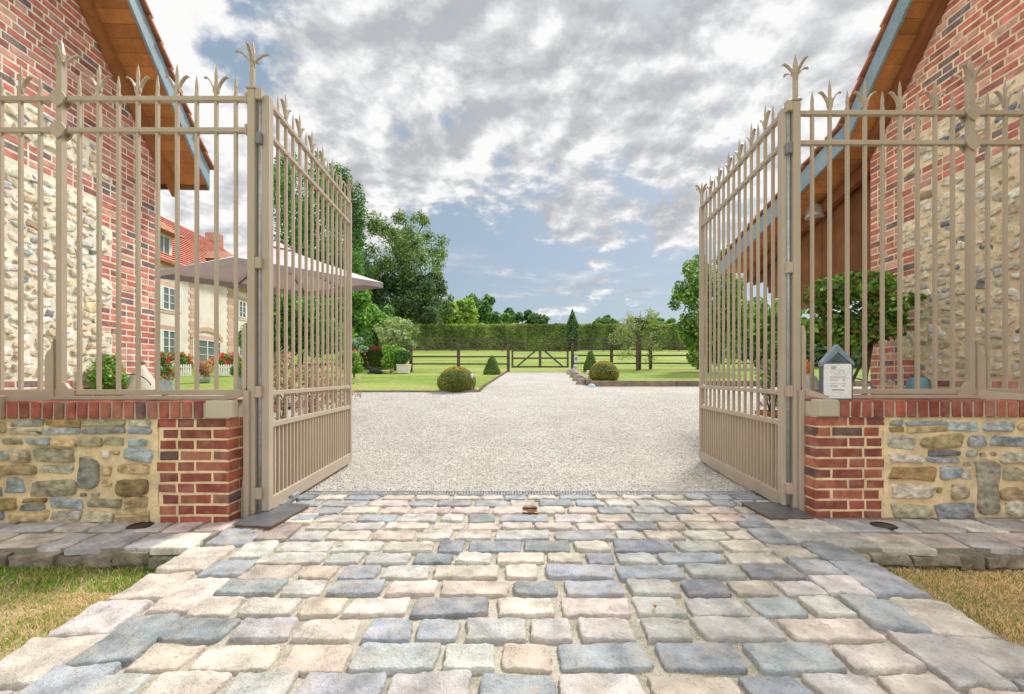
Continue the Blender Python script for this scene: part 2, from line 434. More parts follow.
# grit spilled in the joints
mb=MB()
for i in range(9000):
    x,y=U(-1.8,1.95),U(1.2,3.8); g=U(.3,.6); mb.col=(g,g*.95,g*.8); pebble(mb,x,y,.002,U(.002,.0055))
for i in range(1500):
    x,y=U(-2.2,2.3),3.83-abs(random.gauss(0,.10)); g=U(.5,.85); mb.col=(g,g*.95,g*.85); pebble(mb,x,y,.012,U(.004,.010))
tag(mb.build('loose_grit',M['mortar']),kind='stuff')
# drain
d=thing('channel_drain','long narrow galvanised channel drain between the setts and the gravel','drain',(.1,3.79,0))
mb=MB(); mb.col=(.06,.065,.07); mb.box((-2.0,3.76,-.02),(2.25,3.85,.004)); mb.build('channel',M['steel'],d)
mb=MB(); mb.col=(.42,.45,.48)
mb.box((-2.0,3.752,0),(2.25,3.762,.016)); mb.box((-2.0,3.846,0),(2.25,3.856,.016))
x=-1.99
while x<2.24: mb.box((x,3.762,.0),(x+.011,3.846,.013)); x+=.024
mb.build('grating',M['zinc'],d)
g=thing('gate_stop','small square rusty iron gate stop set among the setts','gate stop',(.13,3.28,0))
mb=MB(); mb.col=(.13,.065,.03); mb.box((.075,3.22,0),(.19,3.33,.022)); mb.build('plate',M['brick'],g)
mb=MB(); mb.col=(.15,.08,.04); mb.box((.078,3.305,.0222),(.187,3.335,.034),bev=.004); mb.build('lip',M['brick'],g)

# ------------------------------------------------------------------ raised paving strips by the walls
for side in (-1,1):
    mb=MB(); bed=MB()
    x=1.97 if side>0 else -1.9; yb=3.06 if side<0 else 3.12
    for row in range(2):
        xx=1.83+(.0 if row else .02); y0=2.55+row*.27
        while xx<6.2:
            w=U(.17,.33); hh=.25
            mb.col=jc(random.choice([(.70,.62,.58),(.76,.70,.62),(.60,.60,.61),(.78,.74,.67),(.70,.61,.57),(.52,.53,.55)]))
            stone(mb,O0+ZV*.0,X0,X1,ZV,side*(xx+w/2),y0+hh/2+U(-.01,.01),w-.018,hh-.015,.026+U(-.003,.004),jit=.12,tilt=-side*U(.05,.15),pw=U(5,8),sett=True)
            xx+=w
    # rough front edge stones
    xx=1.86
    while xx<6.2:
        w=U(.12,.42); mb.col=jc((.33,.29,.23),.35); 
        stone(mb,Vector((0,2.56,0)),X0*1,ZV,Vector((0,-1,0)),side*(xx+w/2),-.040+U(-.012,.006),w-.008,U(.06,.09),.02+U(0,.035),jit=.30,pw=4,sett=True)
        xx+=w
    struct('pavement',mb,M['sett'])
    bed.col=(.30,.28,.22); a,b=(1.9,6.4) if side>0 else (-6.4,-1.85); bed.box((a,2.56,-.15),(b,yb+.1,.018)); struct('pavement_bed',bed,M['mortar'])
mb=MB(); mb.col=(.05,.05,.055); mb.lathe([(.07,-.012),(.072,.004),(.062,.007),(.055,.002)],(-2.42,2.93,.026),18)
tag(mb.build('drain_cover',M['steel']),'small round dark drain cover in the left pavement','drain cover',group=None)
mb=MB(); mb.col=(.05,.05,.055); mb.lathe([(.07,-.012),(.072,.004),(.062,.007),(.055,.002)],(2.42,2.93,.026),18)
tag(mb.build('drain_cover',M['steel']),'small round dark drain cover in the right pavement','drain cover')

# ------------------------------------------------------------------ front turf
def blades(name,regs,n,label=None):
    mb=MB()
    for i in range(n):
        x,y,z,dry=regs()
        h=U(.010,.028)*(.55+.9*abs(mnoise.noise((x*4,y*4,7))))*1.3*(1.25 if dry<.4 else .75); a=U(0,6.28); w=U(.0016,.0032); lx,ly=U(-.6,.6)*h,U(-.6,.6)*h
        if random.random()<dry: g=U(.7,1.15); mb.col=(.84*g,.62*g,.37*g)
        else: g=U(.6,1.2); mb.col=(.24*g,.42*g,.06*g)
        c,s_=math.cos(a)*w,math.sin(a)*w
        mb.add([(x-c,y-s_,z),(x+c,y+s_,z),(x+lx*.5+c*.7,y+ly*.5+s_*.7,z+h*.6),(x+lx*.5-c*.7,y+ly*.5-s_*.7,z+h*.6),(x+lx*1.3,y+ly*1.3,z+h)],[(0,1,2,3),(3,2,4)])
    return tag(mb.build(name,M['grassblade']),kind='stuff')
def tz(x,y): return -.085+.025*mnoise.noise((x*1.7,y*1.7,3))
for side in (-1,1):
    def rg(side=side):
        while 1:
            y=U(.9,2.55); x=side*U(1.78,4.2)
            e=abs(el(y)) if side<0 else er(y)
            if abs(x)>e+.01: break
        d=abs(x)-e; t=mnoise.noise((x*2.3,y*2.3,1.7))
        dry=min(.97,max(.04,(.95-d*.85+t*.5) if side<0 else (1.1-d*.35+t*.4)))
        if side<0 and y>2.25: dry=min(dry,.3)
        return x,y,tz(x,y),dry
    blades('grass',rg,42000)
    mb=MB()
    for j in range(31):
        for i in range(31):
            y=-.6+3.2*j/30; e=(el(y)-.0) if side<0 else (er(y)+.0); x=e+side*(i/30)*4.5; mb.v.append((x,y,tz(x,y)-.002))
    for j in range(30):
        for i in range(30):
            q=j*31+i; mb.face((q,q+1,q+32,q+31) if side>0 else (q+1,q,q+31,q+32),True)
    struct('turf',mb,M['dirt'])

# ------------------------------------------------------------------ brick & rubble laying
BR=[((.36,.105,.070),30),((.30,.085,.062),20),((.42,.15,.10),15),((.25,.08,.065),12),((.34,.16,.12),8),((.15,.09,.09),4)]
BRH=[((.58,.20,.15),30),((.50,.17,.13),20),((.62,.30,.24),18),((.33,.13,.12),12),((.22,.16,.17),8),((.62,.35,.27),10)]
def brick(mb,o,u,v,n,a,b,c,d,dep,pal):
    mb.col=jc(pick(pal),.14,.05); j=.0025
    pts=[(a+U(-j,j),c+U(-j,j)),(b+U(-j,j),c+U(-j,j)),(b+U(-j,j),d+U(-j,j)),(a+U(-j,j),d+U(-j,j))]; i=.004
    ins=[(pts[0][0]+i,pts[0][1]+i),(pts[1][0]-i,pts[1][1]+i),(pts[2][0]-i,pts[2][1]-i),(pts[3][0]+i,pts[3][1]-i)]
    dd=dep+U(-.0015,.0015)
    vs=[o+u*p[0]+v*p[1]+n*(-.02) for p in pts]+[o+u*p[0]+v*p[1]+n*(dd-.003) for p in pts]+[o+u*p[0]+v*p[1]+n*dd for p in ins]
    mb.add(vs,[(8,9,10,11)]+[(k,(k+1)%4,4+(k+1)%4,4+k) for k in range(4)]+[(4+k,4+(k+1)%4,8+(k+1)%4,8+k) for k in range(4)])
def brickwork(mb,o,u,v,n,inside,x0,x1,z0,z1,bl=.22,bh=.062,jt=.012,dep=.006,pal=BR,header=True):
    """courses between z0,z1; inside(xa,xb,z)->list of (a,b) spans allowed"""
    z=z0; r=0
    while z+bh<=z1+1e-6:
        for (a,b) in inside(z+bh/2):
            x=a; off=(r%2)*.5*(bl+jt)
            k=0; first=True
            while x<b-.03:
                hd=(r%2==1) and header=='row'
                L_=bl if not (hd or random.random()<.38) else bl*.5-jt*.5
                if first and off and not hd: L_=bl*.5-jt*.5
                first=False
                e=min(x+L_,b)
                if b-e<.05: e=b
                brick(mb,o,u,v,n,x,e,z,z+bh,dep,pal); x=e+jt
        z+=bh+jt; r+=1
def rubble(mb,o,u,v,n,x0,x1,z0,z1,sizes,tries,pal,gap=.012,dep=.02,clear=None,inside=None,jit=.16,tilt=.08,seg=12,sub=True):
    R=np.zeros((0,4))
    for (wr,hr,cnt) in sizes:
        for _ in range(cnt):
            w,h=U(*wr),U(*hr); ok=False
            for t in range(tries):
                cx=U(x0+w/2,x1-w/2) if x1-x0>w else None; cy=U(z0+h/2,z1-h/2) if z1-z0>h else None
                if cx is None or cy is None: break
                if inside and not inside(cx-w/2,cx+w/2,cy-h/2,cy+h/2): continue
                if len(R)==0 or not np.any((np.abs(R[:,0]-cx)<(R[:,2]+w)/2+gap)&(np.abs(R[:,1]-cy)<(R[:,3]+h)/2+gap)):
                    ok=True; break
            if not ok: continue
            R=np.vstack([R,[cx,cy,w,h]])
            mb.col=jc(pick(pal),.22,.05)
            stone(mb,o,u,v,n,cx,cy,w,h,dep*U(.6,1.3),jit=jit,tilt=U(-tilt,tilt),seg=seg,sub=sub,pw=U(2.2,4.5))
    return R

RUB=[((.62,.55,.40),22),((.50,.51,.48),16),((.68,.52,.30),18),((.50,.57,.62),24),((.78,.73,.62),14),((.48,.33,.16),9),((.33,.35,.35),7)]
YF={-1:3.0,1:3.12}
def garden_wall(side):
    yf=YF[side]; s=side
    xa=1.885 if s<0 else 2.102; far=6.5
    th=.34
    w=thing('garden_wall','low stone garden wall with brick pier %s'%('left of the open gateway, its pier beside the left leaf' if s<0 else 'right of the open gateway, a notice standing on its coping'),'wall',(s*xa,yf,0))
    if s<0: o=Vector((-xa,yf,0)); u=Vector((-1,0,0))
    else: o=Vector((xa,yf,0)); u=Vector((1,0,0))
    n=Vector((0,-1,0)); top=.715
    core=MB(); core.col=(.95,.75,.47)
    # bumpy mortar face
    a,b=(-far,-xa-.004) if s<0 else (xa+.004,far)
    core.box((a,yf-.0005,-.1),(b,yf+th,top))
    nx,nz=260,52; vb=len(core.v)
    for j in range(nz+1):
        for i in range(nx+1):
            q=.47+i/nx*3.6; z=.02+j/nz*(top-.02)
            p=o+u*q+ZV*z+n*(.004+.010*mnoise.noise((q*6,z*6,s))+.006*mnoise.noise((q*22,z*22,s))); core.v.append(tuple(p))
    for j in range(nz):
        for i in range(nx):
            q=vb+j*(nx+1)+i; core.face((q,q+1,q+nx+2,q+nx+1) if s>0 else (q+1,q,q+nx+1,q+nx+2),True)
    core.build('mortar_core',M['mortar'],w)
    # brick pier (front and gate-side face)
    pb=MB()
    def fr(z):
        r=int(z/.0725)
        t=.46+(.0,.0,-.02,.02,0,.02)[r%6]
        return [(0,t)]
    H=.0575; J=.0150
    z=.005; r=0
    while z+H<top+.01:
        q=fr(z)[0][1]
        if r%2: cuts=[0,.22,.34,q] 
        else: cuts=[0,.105,.325,q]
        for c0,c1 in zip(cuts,cuts[1:]):
            if c1-c0-J>.03: brick(pb,o,u,ZV,n,c0 if c0==0 else c0+J,c1,z,z+H,.004,BR)
        cuts=[0,.105,.325] if r%2 else [0,.22,.325]
        u2=Vector((0,1,0)); n2=Vector((-s,0,0))
        for c0,c1 in zip(cuts,cuts[1:]):
            brick(pb,Vector((s*xa,yf,0)),u2,ZV,n2,c0+(J if c0 else -.004),c1,z,z+H,.003,BR)
        z+=H+J; r+=1
    pb.build('brick_pier',M['brick'],w)
    st=MB()
    cl=(.49,4.4)
    R0=[]; PL=[]
    for bx_ in ([(.93,.36,.12,.22),(1.9,.3,.13,.26)] if s<0 else [(1.18,.23,.14,.36),(2.6,.4,.13,.24)]):
        R0.append(bx_); st.col=jc((.55,.53,.46) if s>0 else (.42,.44,.43),.1); stone(st,o,u,ZV,n,bx_[0],bx_[1],bx_[2],bx_[3],.026,jit=.22,tilt=U(-.05,.05),pw=2.5); PL.append(bx_)
    z=.02
    while z<top-.035:
        rh=U(.070,.125); rh=min(rh,top-.006-z)
        x=cl[0]+U(0,.03); ph=U(0,50)
        while x<cl[1]:
            wd=min(.34,max(.09,rh*U(1.1,3.2))); hh_=rh*U(.78,1.0)-.014; cx_=x+wd/2; cy_=z+rh/2+.016*mnoise.noise((x*1.3+ph,z*3,s))+U(-.004,.004)
            cy_=min(cy_,top-.008-hh_/2); cy_=max(cy_,.012+hh_/2)
            if not any(abs(cx_-a_)<(c_+wd)/2+.01 and abs(cy_-b_)<(d_+hh_)/2+.006 for a_,b_,c_,d_ in R0):
                if rh>.085 and random.random()<.22:
                    for q_ in (-.25,.25):
                        st.col=jc(pick(RUB),.25,.05); stone(st,o,u,ZV,n,cx_,cy_+q_*rh,wd-.014,rh*.42,.018*U(.6,1.3),jit=.3,tilt=U(-.04,.04),pw=3)
                else:
                    st.col=jc(pick(RUB),.25,.05); stone(st,o,u,ZV,n,cx_,cy_,wd-.018-U(0,.012),hh_,.026*U(.6,1.35),jit=.30,tilt=U(-.06,.06),pw=U(2.2,4))
                PL.append((cx_,cy_,wd-.008,hh_)); x+=wd+U(.0,.012)
            else: x+=.03
        z+=rh+.002
    for _ in range(4200):
        a_,b_=U(*cl),U(.02,top-.02); c_,d_=(U(.06,.15),U(.035,.085)) if _<3000 else (U(.03,.07),U(.02,.04))
        if b_-d_/2<.01 or b_+d_/2>top-.004: continue
        if all(abs(a_-p_[0])>(c_+p_[2])/2+.012 or abs(b_-p_[1])>(d_+p_[3])/2+.011 for p_ in PL):
            PL.append((a_,b_,c_,d_)); st.col=jc(pick(RUB),.25,.05); stone(st,o,u,ZV,n,a_,b_,c_,d_,.02*U(.5,1.2),jit=.3,tilt=U(-.15,.15),pw=3)
    st.build('rubble_stone',M['rubble'],w)
    cp=MB(); q=.006; bh=.0615
    cc=MB(); cc.col=(.62,.54,.42); a,b=(-far,-xa-.003) if s<0 else (xa+.003,far)
    cc.box((a,yf-.018,top),(b,yf+th+.01,.822)); cc.build('coping_mortar',M['mortar'],w)
    while q<4.4:
        cp.col=jc(pick(BR),.14,.05)
        x0_=o.x+s*q; x1_=x0_+s*bh; lo,hi=min(x0_,x1_),max(x0_,x1_); 
        skew=U(-.003,.003)
        Mx=Matrix.Translation(((lo+hi)/2,yf,0))@Matrix.Rotation(U(-.03,.03),4,'Y')@Matrix.Rotation(U(-.02,.02),4,'Z')@Matrix.Translation((-(lo+hi)/2,-yf,0))
        Mx=Matrix.Translation(((lo+hi)/2,yf,.77))@Matrix.Rotation(U(-.04,.04),4,'Y')@Matrix.Translation((-(lo+hi)/2,-yf,-.77))
        cp.box((lo,yf-.030+U(-.003,.003),top+.004),(hi,yf+th+.02,.832+U(-.002,.002)),Mx,bev=.006); q+=bh+.0155+U(-.001,.001)
    cp.build('coping',M['brick'],w)
    return w
garden_wall(-1); garden_wall(1)

# ------------------------------------------------------------------ barns (gable walls beside the gate)
FL=[((.78,.70,.56),36),((.70,.62,.50),24),((.80,.77,.70),20),((.50,.53,.55),6),((.20,.22,.27),5),((.42,.28,.17),3),((.72,.58,.40),12)]
def barn(side, pc, pn, eaveline, thickness=7.0):
    """pc: far quoin corner (x,y); pn: point on wall plane towards the camera"""
    s=side
    lab='flint and brick barn gable with timber soffit on the %s'%('left behind the railings' if s<0 else 'right, with a low timber-clad lean-to')
    t=thing('flint_barn',lab,'barn',(pc[0],pc[1],0))
    c=Vector((pc[0],pc[1],0)); d=(Vector((pn[0],pn[1],0))-c).normalized()   # towards camera
    n=Vector((d.y,-d.x,0)); 
    if n.x*s>0: n=-n                                                   # faces the court
    slope,zc=eaveline
    def topz(q): return zc+slope*q
    far=10.0; ridge=5.6; qw=.74 if s<0 else .50
    core=MB(); core.col=(.94,.77,.53) if s>0 else (.92,.86,.72)
    poly=[(0,-.1),(0,zc),(ridge,topz(ridge)),(2*ridge,zc),(2*ridge,-.1)]
    core.prism(poly,-n,.0,thickness,c,d,ZV)
    nx,nz=120,90; vb=len(core.v)
    for j in range(nz+1):
        for i in range(nx+1):
            q=.45+i/nx*3.0; z=.5+j/nz*3.1
            tq=qw+.09*(1 if (int(z/.0745)//4)%2 else -1)
            okm=(q>tq+.03) and z<3.54 and z>1.0 and not (2.93<z<3.23)
            core.v.append(tuple(c+d*q+ZV*z+n*((.006+.016*abs(mnoise.noise((q*7,z*7,s*3)))) if okm else -.006)))
    for j in range(nz):
        for i in range(nx):
            q=vb+j*(nx+1)+i; core.face((q,q+1,q+nx+2,q+nx+1),True)
    core.build('wall',M['mortar'],t)
    CH=.0745
    def spans(z):
        lim=min(3.6,max(0,(9))) 
        a=max(0.0,(z-zc)/slope) if z>zc else 0.0
        r=int(z/CH)
        if z>3.58: return [(a,3.6)]
        if 2.97<z<3.19: return [(a,3.6)]
        if .70<z<.97 : return [(0,3.6)]
        if z<.70: return [(0,3.6)]
        tooth=.09*(1 if (r//4)%2 else -1)
        return [(a,qw+tooth)]
    bw=MB(); brickwork(bw,c,d,ZV,n,spans,0,3.6,.0,7.4,bl=.212,bh=.0585,jt=.016,dep=.003,pal=BRH)
    # return face of the quoin
    u2=-n
    bw2=bw
    brickwork(bw2,c,u2,ZV,-d,lambda z:[(0,.3)],0,.3,.0,zc-.1,bl=.212,bh=.0585,jt=.016,dep=.006,pal=BRH)
    bw.build('brickwork',M['brick'],t)
    fl=MB()
    def ins(a,b,c0,c1):
        if c1>3.56: return False
        if c0<3.21 and c1>2.95: return False
        r0=int(c0/CH);r1=int(c1/CH)
        m=max(qw+.09*(1 if (r//4)%2 else -1) for r in range(r0,r1+1))
        return a>m+.01
    rubble(fl,c,d,ZV,n,qw-.09,3.4,.99,3.56,[((.12,.18),(.055,.09),110),((.08,.14),(.04,.07),420),((.05,.09),(.025,.05),800)],14,FL,gap=.008,dep=.022,inside=ins,jit=.5,tilt=.35,seg=9,sub=True)
    fl.build('flintwork',M['flint'],t)
    # gable roof: overhanging verge
    ov=.52
    return t,c,d,n,topz,ov
# frames for roof pieces: profile points given as (distance q along d from the corner, z)
def roof_slab(t,c,d,n,prof,ov,depth,zup=.0,name='roof'):
    """prof: list of (q,z) underside line, from eave to ridge; overhang ov outwards along n"""
    board=MB(); board.col=(.86,.42,.17)
    # soffit boards across (planks run along slope direction cut into strips)
    sof=MB()
    for (q0,z0),(q1,z1) in zip(prof,prof[1:]):
        Lg=math.hypot(q1-q0,z1-z0); k=max(1,int(Lg/.13)); 
        nn=Vector((0,0,1))
        for i in range(k):
            a=i/k; b=(i+1)/k-.006/Lg
            g=U(.78,1.12); sof.col=(.56*g,.235*g,.080*g)
            p0=c+d*(q0+(q1-q0)*a)+ZV*(z0+(z1-z0)*a); p1=c+d*(q0+(q1-q0)*b)+ZV*(z0+(z1-z0)*b)
            off=n*(ov-.03); inn=-n*depth
            up=ZV*.03
            sof.add([p0+off,p1+off,p1+inn,p0+inn,p0+off+up,p1+off+up,p1+inn+up,p0+inn+up],[(0,3,2,1),(4,5,6,7),(0,1,5,4),(1,2,6,5),(2,3,7,6),(3,0,4,7)])
    sof.build('soffit',M['wood'],t)
    bb=MB(); g=1
    for k_,((q0,z0),(q1,z1)) in enumerate(zip(prof,prof[1:])):
        bb.col=(.25,.34,.41) 
        Lg=math.hypot(q1-q0,z1-z0); kk=max(1,round(Lg/.9))
        for i in range(kk):
            a,b=i/kk,(i+1)/kk-.004/Lg
            pa=c+d*(q0+(q1-q0)*a)+ZV*(z0+(z1-z0)*a); pb=c+d*(q0+(q1-q0)*b)+ZV*(z0+(z1-z0)*b)
            lo=-ZV*.05; hi=ZV*.21
            A=n*ov; B=n*(ov-.028)
            bb.col=jc((.25,.34,.41),.06,.02)
            bb.add([pa+A+lo,pb+A+lo,pb+A+hi,pa+A+hi,pa+B+lo,pb+B+lo,pb+B+hi,pa+B+hi],[(0,1,2,3),(7,6,5,4),(1,0,4,5),(3,2,6,7),(2,1,5,6),(0,3,7,4)])
    bb.build('bargeboard',M['slate'],t)
    tl=MB()
    for (q0,z0),(q1,z1) in zip(prof,prof[1:]):
        Lg=math.hypot(q1-q0,z1-z0); k=max(1,round(Lg/.24)); sl=Vector(d*(q1-q0)+ZV*(z1-z0)).normalized(); up=sl.cross(n); 
        if up.z<0: up=-up
        for i in range(k):
            pa=c+d*(q0+(q1-q0)*i/k)+ZV*(z0+.22+(z1-z0)*i/k); pb=c+d*(q0+(q1-q0)*(i+1)/k)+ZV*(z0+.22+(z1-z0)*(i+1)/k)
            tl.col=jc((.40,.15,.085),.2,.06)
            A=n*(ov+.035+U(-.006,.01)); B=-n*depth
            lo=pa-sl*.03; 
            tl.add([lo+A+up*.035,pb+A+up*.0,pb+B,lo+B+up*.035,lo+A+up*.06,pb+A+up*.03,pb+B+up*.03,lo+B+up*.06],[(0,3,2,1),(4,5,6,7),(0,1,5,4),(1,2,6,5),(2,3,7,6),(3,0,4,7)])
    tl.build(name,M['tile'],t)
# left barn
tL,c,d,n,tz_,ov=barn(-1,(-4.63,5.83),(-4.55,4.0),(1.08,3.92))
roof_slab(tL,c,d,n,[(-.32,3.62),(0,3.92),(5.6,3.92+1.08*5.6)],.50,7.0)
mbr=MB(); mbr.col=(.36,.13,.07)
A=c+d*5.6+ZV*(3.92+1.08*5.6+.25); Bq=c+d*11.4+ZV*(3.7)
mbr.add([A+n*.5,Bq+n*.5,Bq-n*7,A-n*7],[(0,1,2,3)]); mbr.build('far_slope',M['tile'],tL)
mbw=MB(); mbw.col=(.40,.17,.065)
# rafter on the wall line and eaves board
for (q0,z0,q1,z1) in [(-.30,3.60,5.5,3.86+1.08*5.5)]:
    pa=c+d*q0+ZV*z0; pb=c+d*q1+ZV*z1
    mbw.add([pa+n*.012-ZV*.16,pb+n*.012-ZV*.16,pb+n*.012,pa+n*.012,pa+n*.09-ZV*.16,pb+n*.09-ZV*.16,pb+n*.09,pa+n*.09],[(0,3,2,1),(4,5,6,7),(0,1,5,4),(1,2,6,5),(2,3,7,6),(3,0,4,7)])
mbw.build('verge_rafter',M['wood'],tL)
mbw=MB(); mbw.col=(.22,.11,.05)
pa=c+d*-.33+ZV*3.56
mbw.add([pa+n*.47,pa-n*7,pa-n*7+ZV*.2,pa+n*.47+ZV*.2,pa+n*.47-d*.03,pa-n*7-d*.03,pa-n*7+ZV*.2-d*.03,pa+n*.47+ZV*.2-d*.03],[(0,3,2,1),(4,5,6,7),(0,1,5,4),(1,2,6,5),(2,3,7,6),(3,0,4,7)])
mbw.build('fascia',M['wood'],tL)
# right barn
tR,c,d,n,tz_,ov=barn(1,(4.32,5.42),(4.32,3.8),(1.12,3.80))
ovR=.33
roof_slab(tR,c,d,n,[(-3.25,2.98),(0,3.80),(5.6,3.80+1.12*5.6)],ovR,7.0)
mbr=MB(); mbr.col=(.36,.13,.07)
A=c+d*5.6+ZV*(3.8+1.12*5.6+.25); Bq=c+d*11.4+ZV*(3.6)
mbr.add([A+n*.33,A-n*7,Bq-n*7,Bq+n*.33],[(0,1,2,3)]); mbr.build('far_slope',M['tile'],tR)
mbw=MB(); mbw.col=(.26,.095,.04)
for (q0,z0,q1,z1) in [(0.02,3.78,5.5,3.76+1.12*5.5),(-3.2,2.94,-.02,3.74)]:
    pa=c+d*q0+ZV*z0; pb=c+d*q1+ZV*z1; k=.012 if q0>0 else -.2
    mbw.add([pa+n*k-ZV*.16,pb+n*k-ZV*.16,pb+n*k,pa+n*k,pa+n*(k+.08)-ZV*.16,pb+n*(k+.08)-ZV*.16,pb+n*(k+.08),pa+n*(k+.08)],[(0,3,2,1),(4,5,6,7),(0,1,5,4),(1,2,6,5),(2,3,7,6),(3,0,4,7)])
mbw.build('verge_rafter',M['wood'],tR)
# timber cladding of the lean-to, vertical boards
cl=MB(); q=-.02
while q>-3.1:
    w=U(.12,.17); zt=3.78+(q-w/2)*.252; zb=2.06 if q>-1.9 else (2.06+(-1.9-q)*.75 if q>-2.7 else 2.72)
    g=U(.6,1.15); cl.col=(.22*g,.088*g,.034*g)
    p=c-n*(.25+U(0,.008)); a=p+d*q; b=p+d*(q-w+.006)
    cl.add([a+ZV*zb,b+ZV*zb,b+ZV*zt,a+ZV*zt,a+ZV*zb-n*.03,b+ZV*zb-n*.03,b+ZV*zt-n*.03,a+ZV*zt-n*.03],[(0,1,2,3),(7,6,5,4),(0,4,5,1),(3,2,6,7),(1,5,6,2),(0,3,7,4)]); q-=w
cl.build('timber_cladding',M['wood'],tR)
mb=MB(); mb.col=(.24,.10,.04)
for q in (-3.1,):
    p=c-n*.32+d*q; mb.box((p.x-.07,p.y-.07,0.1),(p.x+.07,p.y+.07,3.0),bev=.01)
mb.build('post',M['wood'],tR).location.x+=3.2
# lamp under the lean-to
lp=thing('wall_lamp','grey bell-shaped outdoor lamp hanging on the timber cladding','lamp',(4.45,7.0,3.0))
pl=P(815,216,6.54); pl.x=4.40
mb=MB(); mb.col=(.55,.55,.52); mb.lathe([(.03,.2),(.05,.16),(.10,.13),(.115,.02),(.13,-.02),(.11,-.02)],pl,16); mb.build('lamp_shade',M['zinc'],lp)
mb=MB(); mb.col=(.3,.28,.25); mb.tube([pl+ZV*.18,pl+ZV*.32,pl+Vector((.1,0,.4)),pl+Vector((.22,0,.38))],.012,6); mb.build('bracket',M['zinc'],lp)

# ------------------------------------------------------------------ ironwork
PC=(.465,.385,.30)
def bar(mb,x,y,z0,z1,w=.0205,dp=None):
    dp=dp or w; mb.box((x-w/2,y-dp/2,z0),(x+w/2,y+dp/2,z1))
def spear(mb,x,y,z,tip,w=.0205):
    """spear tip from z to tip: swelling then point"""
    h=tip-z; pr=[(w*.5,0),(w*.45,h*.15),(w*.5,h*.4),(w*.30,h*.72),(.001,h)]
    b=len(mb.v)
    for r,k in pr:
        for (sx,sy) in ((-1,-.6),(1,-.6),(1,.6),(-1,.6)): mb.v.append((x+sx*r,y+sy*r,z+k))
    for i in range(len(pr)-1):
        for k in range(4): mb.face((b+i*4+k,b+i*4+(k+1)%4,b+(i+1)*4+(k+1)%4,b+(i+1)*4+k))
def curl(mb,x,y,z,dx,dy,ln=.07,ht=.12,w=.022,th=.006):
    """leaf strip curling outwards"""
    pts=[(0.1,0),(.13,.3),(.32,.62),(.62,.88),(.88,.97),(1.0,.90)]; L_=math.hypot(dx,dy); ux,uy=dx/L_,dy/L_; px,py=-uy,ux
    b=len(mb.v); ws=[.5,.8,1,1,.8,.35]
    for i,((a,h),wk) in enumerate(zip(pts,ws)):
        j=min(i+1,5); k=max(i-1,0); tx=(pts[j][0]-pts[k][0])*ln; tz=(pts[j][1]-pts[k][1])*ht; l=math.hypot(tx,tz); nx,nz=-tz/l*th,tx/l*th
        for sx,sn in ((-1,-1),(1,-1),(1,1),(-1,1)):
            q=a*ln+nx*sn; mb.v.append((x+ux*q+px*sx*w*wk/2,y+uy*q+py*sx*w*wk/2,z+h*ht+nz*sn))
    for i in range(5):
        for k in range(4): mb.face((b+i*4+k,b+i*4+(k+1)%4,b+(i+1)*4+(k+1)%4,b+(i+1)*4+k))
    e=b+20; mb.face((e,e+1,e+2,e+3))
def diamond(mb,x,y,z,r,th):
    mb.add([(x-r,y-th,z),(x-r*.55,y-th,z-r*.72),(x,y-th,z-r*1.12),(x+r*.55,y-th,z-r*.72),(x+r,y-th,z),(x+r*.55,y-th,z+r*.72),(x,y-th,z+r*1.12),(x-r*.55,y-th,z+r*.72),
            (x-r,y+th,z),(x-r*.55,y+th,z-r*.72),(x,y+th,z-r*1.12),(x+r*.55,y+th,z-r*.72),(x+r,y+th,z),(x+r*.55,y+th,z+r*.72),(x,y+th,z+r*1.12),(x-r*.55,y+th,z+r*.72)],
           [tuple(range(8)),tuple(range(15,7,-1))]+[((i+1)%8,i,8+i,8+(i+1)%8) for i in range(8)])

